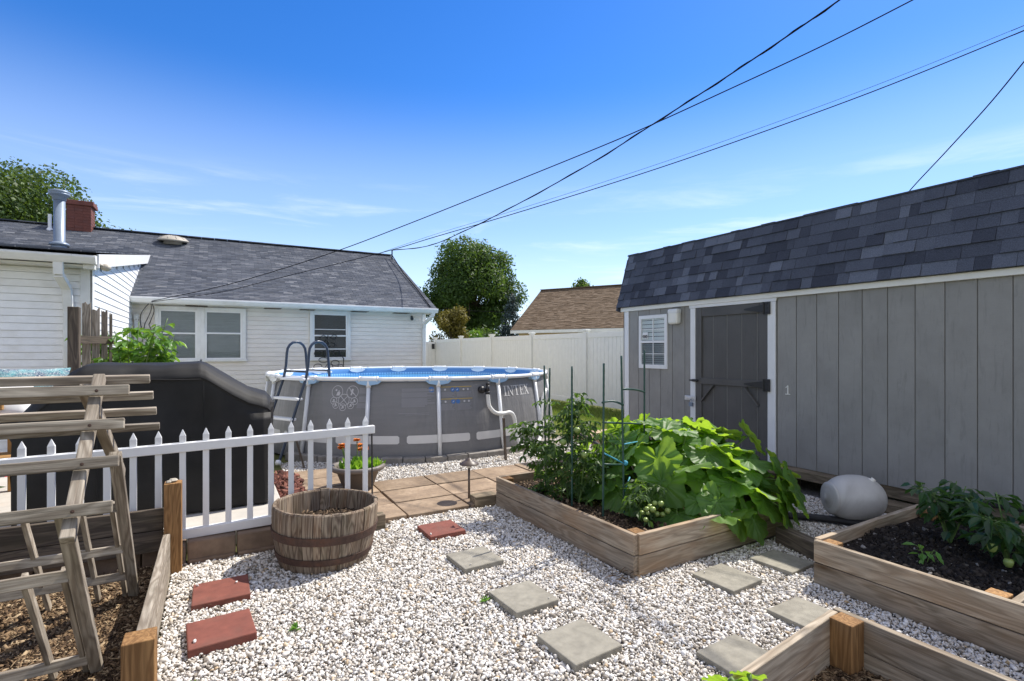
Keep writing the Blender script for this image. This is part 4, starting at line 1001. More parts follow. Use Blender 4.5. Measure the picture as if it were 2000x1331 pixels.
OB=[(x-.14,x+.14,y-.14,y+.14) for x,y in PV]+[(2.37,4.06,2.58,4.45),(3.34,4.87,-.7,1.97),(1.5,2.56,-.5,1.37),(-.35,-.266,2.72,4.3),(-.35,-.222,2.6,2.74),(.5,4.6,4.47,5.82),(.5,1.30,4.4,6.75),(.4,1.25,4.3,4.47),(-.27,.80,4.28,4.5),(2.1,2.4,4.44,4.62),(5.29,5.9,-1,6.1)]
def gravel(x0,x1,y0,y1,s):
    p=jgrid(x0,x1,y0,y1,s);k=in_view(p[:,0],p[:,1])&notin(p,OB)
    k&=np.hypot(p[:,0]-.675,p[:,1]-3.955)>.30
    k&=np.hypot(p[:,0]-PC.x,p[:,1]-PC.y)>PR+.22
    return p[k]
near=gravel(-.285,5.4,.9,3.6,.0129);far=np.concatenate([gravel(-.285,5.4,3.6,4.5,.0145),gravel(.72,5.4,4.4,7.5,.019)])
def zs(p,sz): return np.concatenate([p,(sz*RNG.uniform(.1,.75,len(p))-.006)[:,None]],1)
sz=np.clip(RNG.lognormal(math.log(.0093),.32,len(near)),.0045,.019);scatter('white_gravel',zs(near,sz),sz,(1.25,.95,.62),m['stone'],tv=IV1,tf=IF1)
sz=np.clip(RNG.lognormal(math.log(.0108),.28,len(far)),.006,.02);scatter('white_gravel',zs(far,sz),sz,(1.25,.95,.62),m['stone'],tv=IV1,tf=IF1)
# pebble on the red stepping stone and its neighbours
p=np.array([[-.10,3.035,.049],[.105,3.70,.042],[-.11,3.76,.041],[1.47,3.90,.043],[1.70,2.56,.04],[1.5,3.22,.04],[2.80,2.36,.033]]);scatter('stray_gravel',p,np.array([.017,.013,.012,.010,.007,.008,.008]),(1.3,.9,.6),m['stone'],val=np.array([.9,.8,.85,.5,.7,.6,.7]))
# chips
CV=np.array([[x,y,z] for z in (-1,1) for y in (-1,1) for x in (-1,1)],float);CF=np.array([[0,2,3],[0,3,1],[4,5,7],[4,7,6],[0,1,5],[0,5,4],[2,6,7],[2,7,3],[0,4,6],[0,6,2],[1,3,7],[1,7,5]])
def chips(name,x0,x1,y0,y1,s,z,size,mat,shape=(1.6,.5,.16),rects=(),circ=None,zf=None,flat=.22,val=None,ok=None):
    p=jgrid(x0,x1,y0,y1,s);k=in_view(p[:,0],p[:,1])&notin(p,rects)
    if ok is not None: k&=ok(p)
    if circ is not None: k&=np.hypot(p[:,0]-circ[0],p[:,1]-circ[1])<circ[2]
    p=p[k];n=len(p);sz=np.clip(RNG.lognormal(math.log(size),.45,n),size*.3,size*2.6)
    zz=z+RNG.uniform(-.004,.012,n)+(zf(p) if zf else 0)
    return scatter(name,np.concatenate([p,zz[:,None]],1),sz,shape,mat,flat=flat,tv=CV,tf=CF,cut=False,rough=.5,val=val)
g=MB();g.box(-3.2,-.31,1.5,4.24,-.03,.035);obj('mulch_ground',g,m['mulchbase'],kind='structure',base=False)
def mound(p): return .03*np.sin(p[:,0]*5)*np.sin(p[:,1]*4)
chips('wood_chip_mulch',-2.1,-.31,1.9,4.23,.0066,.040,.0058,m['mulch'],zf=lambda p:.0*p[:,0])
chips('red_bark_mulch',.5,.77,4.5,6.5,.02,.078,.02,m['redmulch'])
g=MB();g.prism([(2.405,2.61,-.02),(3.10,2.62,-.02),(3.08,4.41,-.02),(2.355,4.41,-.02)],(0,0,.205));g.box(3.17,4.02,2.66,4.41,-.02,.17);obj('bed_soil',g,m['soilbase'],kind='structure',base=False)
g=MB();g.box(3.37,4.83,1.05,1.96,-.02,.20);g.box(3.39,4.83,-.6,.99,-.02,.19);obj('bed_soil',g,m['soilbase'],kind='structure',base=False)
g=MB();g.box(1.62,2.54,-.3,1.35,-.02,.05);obj('bed_soil',g,m['mulchbase'],kind='structure',base=False)
chips('brown_bed_soil',2.37,3.09,2.62,4.41,.012,.188,.007,m['brownsoil'],flat=.4,shape=(1.3,.8,.5),ok=lambda p:p[:,0]>2.435-(p[:,1]-2.6)*.03)
chips('dark_bed_soil',3.39,4.82,1.05,1.93,.011,.203,.0062,m['soilchip'],flat=.5,shape=(1.2,.9,.6),zf=lambda p:.018*np.sin(p[:,0]*7+1)*np.sin(p[:,1]*6))
chips('dark_bed_soil',3.40,4.82,-.2,.97,.013,.193,.007,m['soilchip'],flat=.5,shape=(1.2,.9,.6))
chips('straw_mulch',1.62,2.53,-.2,1.35,.009,.055,.008,m['mulch'])
chips('barrel_mulch',.33,1.03,3.6,4.32,.009,.237,.0065,m['brownsoil'],circ=(.675,3.955,.315),zf=lambda p:.03*np.exp(-((p[:,0]-.78)**2+(p[:,1]-4.0)**2)*30)+ -.02*(p[:,0]-.675)*.0)
# ================================================================== lawn
p=jgrid(5.3,8.7,6.2,14.5,.033);k=in_view(p[:,0],p[:,1],0,1.02)&(np.hypot(p[:,0]-PC.x,p[:,1]-PC.y)>PR+.3)&notin(p,[(5.3,8.0,5,6.2),(4.8,6.1,6.3,7.3)])
p=p[k];n=len(p);hgt=RNG.uniform(.03,.075,n);an=RNG.uniform(0,6.28,n);wd=.006
b=np.stack([p[:,0]-wd*np.cos(an),p[:,1]-wd*np.sin(an),0*hgt-.01],1);c=np.stack([p[:,0]+wd*np.cos(an),p[:,1]+wd*np.sin(an),0*hgt-.01],1)
t=np.stack([p[:,0]+RNG.normal(0,.02,n),p[:,1]+RNG.normal(0,.02,n),hgt],1)
vv=np.stack([b,c,t],1).reshape(-1,3)
finish(mesh_np('lawn_grass',vv,np.arange(n*3).reshape(-1,3),vv,np.repeat(RNG.random(n),3),3),'lawn_grass',m['grass'],None,False,0,'stuff')
# timber ramp and rocks at the far corner of the shed
rt=MB()
for k in range(5): rt.box(5.12,6.1,6.46+.13*k,6.58+.13*k,.085,.115)
rt.box(5.10,6.12,6.43,6.455,-.02,.11);rt.box(5.08,5.10,6.43,7.1,-.02,.11)
tag(obj('timber_ramp',rt,m['deck_wood'],bevel=.004),'low pale timber ramp at the far corner of the shed by the lawn','ramp')
for k,(x,y,s) in enumerate([(4.86,6.36,.12),(4.66,6.1,.10),(4.98,6.08,.09),(4.46,5.92,.085)]):
    q=MB();t=IV.copy()
    for _ in range(9):
        d=RNG.normal(size=3);d/=np.linalg.norm(d);t-=np.maximum(t@d-RNG.uniform(.6,.85),0)[:,None]*d
    q.add((t*np.array([1.3,1,.6])*s+np.array([x,y,.03])).tolist(),IF.tolist())
    tag(obj('rock',q,m['conc']),['pale rock nearest the timber ramp behind the tomato plant','pale rock left of the timber ramp behind the tomato plant','small pale rock between the ramp and the squash bed','small rock furthest from the ramp among the tomato leaves'][k],'rock')
h=MB();pth=smooth_path([(4.75,6.9,.45),(4.85,6.7,.25),(5.0,6.45,.13),(4.95,6.0,.05),(4.75,5.6,.03)],6);h.tube(pth,.025,8);tag(obj('garden_hose',h,m['black_rubber'],smooth=True),'black hose dropping over the rocks beside the timber ramp','hose')
# ================================================================== leaves
def leafquad(mb,base,d,n,L,w,val,droop=.25,fold=.18):
    d=Vector(d).normalized();n=Vector(n);s=d.cross(n)
    if s.length<1e-3: s=d.orthogonal()
    s.normalize();n=s.cross(d)
    b=Vector(base)
    pts=[(0,0,0),(.3,.42,.03),(.62,.40,-.02),(1,0,-droop),(.62,-.40,-.02),(.3,-.42,.03),(.3,0,-fold*.6),(.62,0,-fold*.7-droop*.25)]
    vs=[b+d*(a*L)+s*(c*w)+n*(e*L) for a,c,e in pts]
    mb.add(vs,[(0,6,1),(1,6,7,2),(2,7,3),(0,5,6),(5,4,7,6),(4,3,7)],None,val)
dl=MB();random.seed(77)
for k in range(60):
    x,y=random.uniform(-.1,3.2),random.uniform(1.4,4.3)
    if not bool(notin(np.array([[x,y]]),OB)[0]) or math.hypot(x-.675,y-3.955)<.42: continue
    a=random.uniform(0,6.28);L=random.uniform(.012,.04);d=V(math.cos(a),math.sin(a),random.uniform(-.2,.3));w=V(-math.sin(a),math.cos(a),.2)*L*random.uniform(.12,.4);c=V(x,y,.022)
    dl.add([c,c+d*L*.5+w,c+d*L+V(0,0,.006),c+d*L*.5-w],[(0,1,2,3)])
for k in range(16):
    x,y=2.30+random.gauss(0,.05),2.53+random.gauss(0,.06);a=random.uniform(0,6.28);L=random.uniform(.03,.11);c=V(x,y,.03);d=V(math.cos(a),math.sin(a),.1)*L
    dl.tube([c,c+d*.5+V(0,0,.01),c+d],.0022,4)
obj('dry_leaf_litter',dl,m['mulch'],kind='stuff',base=False,fix=False)
for k,(x,y,s) in enumerate(((1.39,2.77,.028),(.37,2.99,.035),(-.1,2.72,.02))):
    random.seed(80+k);w=MB()
    for q in range(16): 
        a=random.uniform(0,6.28);leafquad(w,(x,y,.005),V(math.cos(a),math.sin(a),random.uniform(.3,1.4)),V(0,0,1),s*random.uniform(.7,1.5),s*.35,random.random(),.3)
    tag(obj('weed',w,m['young'],fix=False),['tiny green weed beside the grey stepping stone near the bed corner','tiny green weed in open gravel right of the red stepping stone','tiny green weed at the foot of the left bed side board'][k],'weed')
# ================================================================== tank, black hose
tk=thing('pressure_tank','grey round pressure tank lying on gravel against the shed','tank',(4.78,2.46,.03))
ax=V(.86,-.50,0).normalized();tc=V(4.783,2.45,.222)
prof=[(.197*max(0,1-abs(t)**2.35)**.5,.25*t) for t in [-1+i/14 for i in range(29)]]
q=MB();q.lathe(prof,tc,40,axis=ax);obj('shell',q,m['tank'],tk,smooth=True)
q=MB();q.lathe([(.12,-.198),(.135,-.204),(.136,-.210),(.125,-.217),(.09,-.229)],tc,40,axis=ax);obj('collar',q,m['tank'],tk,smooth=True)
q=MB();up=(V(0,0,1)*.75+ax*.55-V(.5,.86,0)*.25).normalized();f=tc+up*.205;q.lathe([(.035,-.02),(.035,.005),(.02,.008),(.02,.025),(0,.027)],f,14,axis=up);q.lathe([(.014,0),(.014,.02),(0,.022)],f+ax*.05-V(0,0,.05),10,axis=up);obj('fitting',q,m['lampw'],tk,smooth=True)
h=MB();pth=smooth_path([(4.2,2.95,.03),(4.45,2.72,.04),(4.62,2.48,.045),(4.78,2.22,.045),(4.93,2.10,.08),(5.05,2.03,.15),(5.16,1.95,.24),(5.25,1.7,.30),(5.28,1.2,.31),(5.28,.4,.30)],12);h.tube(pth,[.029*(1+.10*(i%2)) for i in range(len(pth))],10)
tag(obj('drain_hose',h,m['black_rubber']),'black corrugated drain hose running in front of the grey tank along the shed','hose')
# ================================================================== path lamp
pl=thing('path_lamp','bronze mushroom path lamp standing on the walkway edge','lamp',(2.17,4.70,0))
q=MB();q.tube([(2.172,4.70,-.03),(2.172,4.70,.36)],.011,10);obj('stem',q,m['bronze'],pl,smooth=True)
q=MB();q.lathe([(.0,.43),(.022,.425),(.03,.41),(.05,.40),(.095,.372),(.097,.366),(.05,.378),(.022,.38)],(2.172,4.70,0),28);obj('lamp_shade',q,m['bronze'],pl,smooth=True)
q=MB();q.lathe([(.016,.33),(.022,.335),(.022,.385),(.018,.39)],(2.172,4.70,0),14);obj('lamp_neck',q,m['lampw'],pl,smooth=True)
def compound(mb,base,d,L,pairs,lw,val,sag=.5):
    """drooping compound leaf: leaflets in pairs along a rib"""
    d=Vector(d).normalized();p=Vector(base);side=d.cross(V(0,0,1))
    if side.length<.05: side=V(1,0,0)
    side.normalize();pts=[p.copy()];dirn=d.copy()
    for i in range(pairs):
        dirn=(dirn+V(0,0,-sag*(.35+.2*i))*.5).normalized();p=p+dirn*(L/pairs);pts.append(p.copy())
        for sgn in (-1,1):
            ld=(side*sgn*.9+dirn*.5+V(0,0,-random.uniform(.1,.7))+V(random.gauss(0,.25),random.gauss(0,.25),random.gauss(0,.2))).normalized()
            leafquad(mb,p,ld,V(random.gauss(0,.35),random.gauss(0,.35),1),lw*random.uniform(.7,1.2),lw*random.uniform(.45,.62),min(1,max(0,random.gauss(val,.22))),.3)
    leafquad(mb,p,dirn+V(0,0,-.2),V(random.gauss(0,.3),random.gauss(0,.3),1),lw*1.25,lw*.7,min(1,max(0,random.gauss(val,.2))),.35)
    return pts
def tomato_plant(name,label,stems,nleaf,spread,L,lw,fruits,hfun,seed,lmat='tomato',sag=.5,pairs=3):
    random.seed(seed)
    b=stems[0][0];t=thing(name,label,'plant',(b[0],b[1],b[2]))
    f=MB();st=MB()
    for stm in stems:
        pth=smooth_path(stm,5);st.tube(pth,[.008*(1-.6*i/len(pth)) for i in range(len(pth))],6)
        for k in range(nleaf//len(stems)):
            i=int(random.random()**.8*(len(pth)-1));p=pth[i]
            a=random.uniform(0,6.28);d=V(math.cos(a),math.sin(a),random.uniform(-.1,.7))
            pts=compound(f,p,d,L*random.uniform(.7,1.3)*spread(i/len(pth)),pairs,lw*random.uniform(.8,1.2),random.uniform(.15,.8),sag)
            st.tube(pts,.0025,4,False)
    obj('foliage',f,m[lmat],t,fix=False);obj('stem',st,m['stem'],t,smooth=True,fix=False)
    for (x,y,z,r) in fruits:
        q=MB();q.lathe([(0,-r),(r*.6,-r*.82),(r*.95,-r*.3),(r,.0),(r*.9,r*.45),(r*.5,r*.8),(0,r*.75)],(x,y,z),14);obj('fruit',q,m['tomfruit'],t,smooth=True)
    return t
random.seed(3)
def wig(p,q,n,amp):
    p=Vector(p);q=Vector(q);return [p.lerp(q,i/n)+V(random.gauss(0,amp),random.gauss(0,amp),0)*(i/n) for i in range(n+1)]
st=[wig((2.63,3.98,.19),(2.62,4.0,1.06),5,.03),wig((2.62,3.75,.19),(2.74,3.80,1.15),5,.04),wig((2.66,3.55,.19),(2.80,3.6,1.08),5,.04),wig((2.62,3.9,.19),(2.46,4.02,.85),5,.04),wig((2.7,3.6,.19),(2.84,3.55,.78),5,.03),wig((2.66,3.7,.19),(2.48,3.62,.72),5,.04),wig((2.6,3.9,.5),(2.36,4.12,.80),4,.03),wig((2.7,3.8,.6),(2.84,3.76,.92),4,.03)]
fr=[(2.55,3.62,.72,.03),(2.49,3.72,.60,.032),(2.62,3.52,.83,.028),(2.68,3.5,.62,.032),(2.73,3.66,.95,.028)]
tomato_plant('tomato_plant','tall bushy tomato plant at the far end of the raised bed',st,270,lambda t:1.05-.4*t,.165,.056,fr,None,5,sag=.65)
random.seed(4)
st=[wig((2.82,2.98,.19),(2.82,2.98,.52),4,.02),wig((2.80,2.94,.19),(2.72,2.90,.45),4,.02),wig((2.84,2.96,.19),(2.93,2.93,.47),4,.02)]
fr=[(2.70+.05*i%.23,2.80+.03*(i%3),.27+.032*(i%4),random.uniform(.015,.024)) for i in range(11)]
tomato_plant('tomato_plant','small young tomato plant with green fruit at the front corner of the bed',st,42,lambda t:.8,.12,.055,fr,None,6,sag=.8)
random.seed(8)
st=[wig((2.90,3.08,.19),(2.93,3.02,.45),4,.02),wig((2.95,3.25,.19),(3.0,3.2,.4),4,.02)];tomato_plant('tomato_plant','small tomato seedling growing behind the young fruiting tomato',st,12,lambda t:.8,.1,.05,[],None,9)
# stakes and ladder support
def stake(x,y,z0,z1,label,par=None,lean=(0,0)):
    q=MB();n=int((z1-z0)/.03);pts=[V(x+lean[0]*i/n,y+lean[1]*i/n,z0+(z1-z0)*i/n) for i in range(n+1)]
    q.tube(pts,[.0078*(1+.10*(i%2)) for i in range(n+1)],8);return tag(obj('plant_stake',q,m['stake_green'],smooth=True),label,'stake') if par is None else obj('stake',q,m['stake_green'],par,smooth=True)
stake(2.684,4.09,.1,1.355,'dark green stake standing in the left side of the tall tomato plant',lean=(-.02,.0));stake(2.70,4.08,.1,1.33,'dark green stake leaning close beside the leftmost one in the tomato plant',lean=(.02,.0))
stake(2.56,3.51,.1,1.364,'dark green stake standing in the right side of the tall tomato plant')
sp=thing('plant_support','green tubular ladder support tied with teal strips in the tomato bed','plant support',(2.85,3.2,.18))
S1,S2,S3=V(2.612,3.174,0),V(2.80,3.14,0),V(3.364,3.506,0)
stake(S1.x,S1.y,.1,1.396,None,sp,(.009,0));stake(S2.x,S2.y,.1,1.455,None,sp,(-.022,.01));stake(S3.x,S3.y,.1,1.50,None,sp)
def tie(a,b,sag=.0,mat='stake_green',r=.008):
    a=Vector(a);b=Vector(b);q=MB();q.tube([a.lerp(b,i/6)-V(0,0,sag*math.sin(math.pi*i/6)) for i in range(7)],r,8);obj('cross_bar' if mat=='stake_green' else 'tie_strip',q,m[mat],sp,smooth=True)
tie(S1+V(-.01,0,1.09),S2+V(-.01,0,1.065),-.02);tie(S2+V(-.02,0,1.19),S3+V(0,0,1.12),-.01)
tie(S1+V(0,0,.935),S3+V(0,0,.83),.0);tie(S1+V(0,0,.61),S3+V(0,0,.48),.01)
tie(S1+V(0,0,.70),S2+V(.0,0,.60),.0,'tie',.006);tie(S2+V(0,0,.61),S2+V(.02,0,.60),0,'tie',.02);tie(S2+V(0,0,.755),S3+V(0,0,.68),.0,'tie',.006);tie(S2+V(0,0,.38),S2+V(.13,.08,.46),.0,'tie',.006)
# pepper plants
def broad_plant(name,label,base,h,sprd,n,L,w,mat,seed,fruits=(),stemr=.008,nst=5):
    random.seed(seed);b=Vector(base);t=thing(name,label,'plant',b);f=MB();st=MB()
    for s in range(nst):
        a=6.28*s/nst+random.random();tip=b+V(math.cos(a)*sprd*random.uniform(.4,1),math.sin(a)*sprd*random.uniform(.4,1),h*random.uniform(.75,1.05))
        pth=smooth_path([b,b.lerp(tip,.4)+V(0,0,h*.12),tip],5);st.tube(pth,[stemr*(1-.65*i/len(pth)) for i in range(len(pth))],6)
        for k in range(n//nst):
            i=3+int(random.random()**.7*(len(pth)-4));p=pth[min(i,len(pth)-1)]
            a2=random.uniform(0,6.28);d=V(math.cos(a2),math.sin(a2),random.uniform(-.3,.35)).normalized();q=p+d*L*random.uniform(.2,.9)+V(0,0,L*.15)
            st.tube([p,q],.002,4,False);leafquad(f,q,d+V(0,0,-random.uniform(.1,.7)),V(random.gauss(0,.3),random.gauss(0,.3),1),L*random.uniform(.6,1.2),w*random.uniform(.7,1.2),random.random(),.3)
    obj('foliage',f,m[mat],t,fix=False);obj('stem',st,m['stem'],t,smooth=True,fix=False)
    for x,y,z,r in fruits:
        q=MB();q.lathe([(0,-r*1.2),(r*.6,-r),(r*.9,-r*.3),(r,.3*r),(r*.7,r*.9),(0,r*.8)],(x,y,z),12);obj('fruit',q,m['tomfruit'],t,smooth=True)
    return t
broad_plant('pepper_plant','dark green pepper plant in the shade by the shed, left of two',(4.25,1.58,.2),.44,.24,150,.095,.06,'pepper',21)
broad_plant('pepper_plant','pepper plant with pale green fruit at the right edge of view',(4.13,1.24,.2),.40,.25,150,.10,.062,'pepper',22,[(3.97,1.27,.34,.027),(4.05,1.12,.31,.03),(3.98,1.20,.27,.025),(4.16,1.11,.33,.026)])
broad_plant('pepper_seedling','small bright green seedling alone in dark soil of the right bed',(3.72,1.50,.19),.13,.05,14,.06,.036,'young',23,nst=3,stemr=.004)
broad_plant('climbing_shrub','leafy green shrub growing between the grey board fence and the house windows',(-.98,8.35,.15),1.70,.56,1400,.125,.09,'shrubl',24,nst=26,stemr=.012)
# ================================================================== squash
def squash_leaf(mb,base,d,n,S,st=None):
    d=Vector(d).normalized();n=Vector(n).normalized();s=n.cross(d).normalized();n=d.cross(s).normalized();b=Vector(base)
    na,nr=60,6;ph=random.uniform(0,6);vs=[b];vals=[1.];us=[(random.random()*9,random.random()*9,0)];u0=us[0]
    lobes=[0,72,-72,130,-130];ax_=random.uniform(.9,1.12);droop=random.uniform(.1,.42);cup=random.uniform(-.05,.22)
    for j in range(1,nr+1):
        rho=j/nr
        for k in range(na):
            th=360*k/na-180
            lob=max(math.exp(-((th-l)/22)**2) for l in lobes)
            rr=.77+.23*lob
            if abs(th)>150: rr*=.30+.70*((180-abs(th))/30)**.6
            ser=1+.035*math.sin(k*math.pi) + (.03 if k%2 else -.015)
            r=S*.5*rr*rho*(1+(ser-1)*rho*rho)*(1.12 if abs(th)<40 else 1)
            x=r*math.cos(R(th));y=r*math.sin(R(th))*ax_
            dv=min(abs(th-l) for l in lobes)
            z=-.05*S*math.exp(-(dv/9)**2)*(1-rho*.6)+.030*S*rho*math.sin(dv*.16+ph*.0)+.018*S*rho*math.sin(x/S*19+ph)*math.sin(y/S*17)+.02*S*rho*rho*math.sin(R(th)*7+ph)
            z+=-droop*x*abs(x)/S*1.2-droop*.5*y*y/S+cup*(y*y)/S*rho
            vs.append(b+d*x+s*y+n*z);us.append((u0[0]+x,u0[1]+y,0))
            sec=max(0,1-dv/5.);vals.append(max(sec*(1-rho*.35),.0)+.0)
    fs=[(0,1+k,1+(k+1)%na) for k in range(na)]
    for j in range(nr-1):
        for k in range(na):
            a=1+j*na+k;c=1+j*na+(k+1)%na;fs.append((a,a+na,c+na,c))
    mb.add(vs,fs,us,vals)
random.seed(31)
sq=thing('squash_plant','sprawling squash plant with huge lobed green leaves filling the raised bed','plant',(3.55,3.4,.18))
f=MB();st=MB();cen=V(3.5,3.35,.15)
LV=[]
def put(x,y,z,S,tilt_dir=None,tl=None):
    c=V(x,y,z);o_=V(x-cen.x,y-cen.y,0);r=o_.length;o_=o_.normalized() if r>.05 else V(random.gauss(0,1),random.gauss(0,1),0).normalized()
    t=tl+random.gauss(0,.12) if tl is not None else min(.9,.02+r*.5)+random.gauss(0,.34)
    a=random.gauss(0,.75);d0=V(o_.x*math.cos(a)-o_.y*math.sin(a),o_.x*math.sin(a)+o_.y*math.cos(a),0)
    n=(V(0,0,1)*math.cos(t)+o_*math.sin(t)+V(random.gauss(0,.2),random.gauss(0,.2),0)).normalized()
    d=(d0-n*d0.dot(n)).normalized();base=c-d*S*.12
    squash_leaf(f,base,d,n,S)
    g=cen+V(o_.x*min(r*.45,.5),o_.y*min(r*.45,.5),.03);mid=(g+base)*.5+V(0,0,.10)
    st.tube(smooth_path([g,mid,base-n*.02],4),[.011,.0105,.010,.010,.009,.009,.008,.007,.006],7)
for i in range(900):
    if len(LV)>=104: break
    u=random.uniform(0,6.283);rr=math.sqrt(random.random())
    x=cen.x+.08+rr*.80*math.cos(u);y=cen.y+.02+rr*.84*math.sin(u)
    z=.24+.58*(1-rr**4)*random.uniform(.62,1.06)
    if all((V(x,y,z)-q).length>.125 for q in LV):
        LV.append(V(x,y,z));put(x,y,z,random.choice([.22,.28,.32,.36,.40,.44])*random.uniform(.9,1.05))
for x,y,z,S,t in [(3.42,2.58,.25,.42,1.0),(3.66,2.60,.42,.46,.7),(3.9,2.50,.22,.40,1.2),(4.05,2.50,.34,.42,.9),(3.05,3.86,.42,.36,.6),(3.0,4.05,.40,.3,.5),(3.35,3.9,.72,.4,.25),(4.2,3.0,.70,.38,.5),(4.3,2.8,.5,.36,.8),(3.75,2.55,.30,.42,.95),(3.98,2.52,.30,.44,.9),(3.22,2.62,.33,.34,.9),(3.58,2.52,.19,.36,1.25),(4.10,2.62,.42,.42,.8),(4.22,2.62,.36,.36,1.0),(3.25,2.95,.55,.38,.5),(2.98,3.05,.47,.34,.6),(3.85,2.75,.5,.4,.6),(3.55,2.75,.48,.42,.65),(3.02,3.5,.62,.36,.45),(2.95,3.85,.50,.34,.5),(3.1,4.1,.55,.34,.4)]: put(x,y,z,S,None,t)
obj('foliage',f,m['squash'],sq,smooth=True,fix=False);obj('stem',st,m['stem'],sq,smooth=True,fix=False)
random.seed(32)
s2=thing('squash_plant','squash leaves poking up at the bottom edge of the nearest raised bed','plant',(1.65,1.1,.05));f=MB();st=MB();cen=V(1.62,1.15,.08)
for x,y,z,S,t in [(1.50,1.345,.20,.19,.5),(1.64,1.29,.27,.16,.4),(1.72,1.26,.285,.14,.5),(1.56,1.23,.22,.2,.5),(1.43,1.32,.17,.16,.6)]: put(x,y,z,S,None,t)
obj('foliage',f,m['squash'],s2,smooth=True,fix=False);obj('stem',st,m['stem'],s2,smooth=True,fix=False)
# ================================================================== flower pot
fp=thing('flower_pot','wide taupe plastic pot with orange flowers on the walkway','flower pot',(1.31,5.65,.03))
pc=V(1.31,5.66,0);q=MB();q.lathe([(.15,.03),(.155,.035),(.225,.22),(.27,.225),(.285,.24),(.285,.265),(.27,.28),(.245,.275),(.235,.25),(.2,.16),(0,.16)],pc,44);obj('pot',q,m['potc'],fp,smooth=True)
q=MB();q.add([pc+V(0,0,.215)]+[pc+V(.228*math.cos(k*.209),.228*math.sin(k*.209),.212) for k in range(30)],[(0,1+k,1+(k+1)%30) for k in range(30)]);obj('soil',q,m['soilbase'],fp,fix=False)
random.seed(41);f=MB();fl=MB();st=MB()
for k in range(150):
    a=random.uniform(0,6.28);r=.19*math.sqrt(random.random());b=pc+V(r*math.cos(a)+.03,r*math.sin(a),.21);d=V(math.cos(a)*.5,math.sin(a)*.5,1)+V(random.gauss(0,.3),random.gauss(0,.3),0)
    leafquad(f,b,d,V(math.cos(a)+random.gauss(0,.4),math.sin(a)+random.gauss(0,.4),.5),random.uniform(.08,.15),random.uniform(.04,.07),random.random(),.25)
for dx,dy,h in ((-.17,-.02,.50),(-.10,.08,.47),(.0,.05,.53),(.03,.0,.48),(.06,-.05,.45),(.05,.1,.42),(-.16,.06,.46)):
    c=pc+V(dx,dy,h);st.tube([pc+V(dx*.6,dy*.6,.22),c],.005,5)
    fl=MB()
    for k in range(34):
        a=random.uniform(0,6.28);e=random.uniform(-.25,.7);d=V(math.cos(a),math.sin(a),e);leafquad(fl,c,d,V(0,0,1),.045,.028,random.random(),.2)
    obj('flower',fl,m['orange'],fp,fix=False)
obj('foliage',f,m['potleaf'],fp,fix=False);obj('flower_stems',st,m['stem'],fp)
# red flowers far left on the patio
rp=thing('flower_pot','red flowers in a dark pot at the left edge behind the picket fence','flower pot',(-1.72,5.75,.15));c0=V(-1.72,5.75,.15)
q=MB();q.lathe([(.10,0),(.13,.18),(.145,.19),(.145,.21),(.12,.21),(0,.2)],c0,24);obj('pot',q,m['dark'],rp,smooth=True)
f=MB();fl=MB()
for k in range(120):
    a=random.uniform(0,6.28);d=V(math.cos(a),math.sin(a),random.uniform(.2,1.5));leafquad(f,c0+V(0,0,.2),d,V(0,0,1),random.uniform(.1,.2),.06,random.random(),.3)
    p=c0+V(random.gauss(0,.09),random.gauss(0,.09),.37+random.gauss(0,.035));leafquad(fl,p,d,V(random.gauss(0,1),random.gauss(0,1),1),.06,.05,random.random(),.2)
obj('foliage',f,m['pepper'],rp,fix=False);obj('blossom',fl,m['redfl'],rp,fix=False)
# ================================================================== grill under its cover
random.seed(51)
cv=MB();XSn=[-1.30,-1.27,-1.19,-1.08,-.97,-.90,-.80,-.6,-.4,-.2,-.13,-.08,.02,.12,.24,.34,.385,.41]
ZTn=[.94,1.03,1.13,1.24,1.345,1.385,1.395,1.39,1.385,1.395,1.40,1.38,1.31,1.24,1.165,1.125,1.11,1.08]
def prof_(x,zt):
    top=zt>1.3;yf=5.02;yb=5.68;e=.0
    ov=.02 if top else 0
    f_=[(yf-.01,.17),(yf-.015,.35),(yf-.005,.55),(yf,.75),(yf+.005,.95),(yf+.01,zt-.20),(yf+.015,zt-.135),(yf+.008,zt-.125),(yf+.018,zt-.10),(yf+.055,zt-.05),(yf+.12,zt-.012),(yf+.2,zt),(yf+.35,zt+.004),(yb-.18,zt),(yb-.08,zt-.03),(yb,zt-.15),(yb+.02,zt-.4),(yb+.02,.6),(yb+.02,.17)]
    return f_
P=[];xs=[]
for i in range(len(XSn)-1):
    for k in range(4): t=k/4;xs.append((XSn[i]+(XSn[i+1]-XSn[i])*t,ZTn[i]+(ZTn[i+1]-ZTn[i])*t))
xs.append((XSn[-1],ZTn[-1]))
for x,zt in xs:
    row=[];pr=prof_(x,zt);fine=[]
    for (a,b),(c,d) in zip(pr,pr[1:]):
        for k in range(3): fine.append((a+(c-a)*k/3,b+(d-b)*k/3))
    fine.append(pr[-1]);e=min(1,(x+1.30)/.08,(.41-x)/.06);e=max(0,e)
    for y,z in fine:
        w=.030*mnoise.noise(V(x*2.6,y*3,z*2.2))+.018*mnoise.noise(V(x*7,y*7,z*3.0+4))+.010*math.sin(x*13+3*mnoise.noise(V(x,z*2,2)))*max(0,.75-z)*2.2
        sx=.03*max(0,.5-z)*(1 if x>0 else -1)*(abs(x+.5)/.9)**3
        yy=y+w if y<5.35 else y-w
        yy=yy+(5.35-yy)*.14*(1-e)
        row.append(V(x+sx,yy,z+.012*mnoise.noise(V(x*4,y*5,9))*(1 if z>1 else .2)))
    P.append(row)
cv.grid(P)
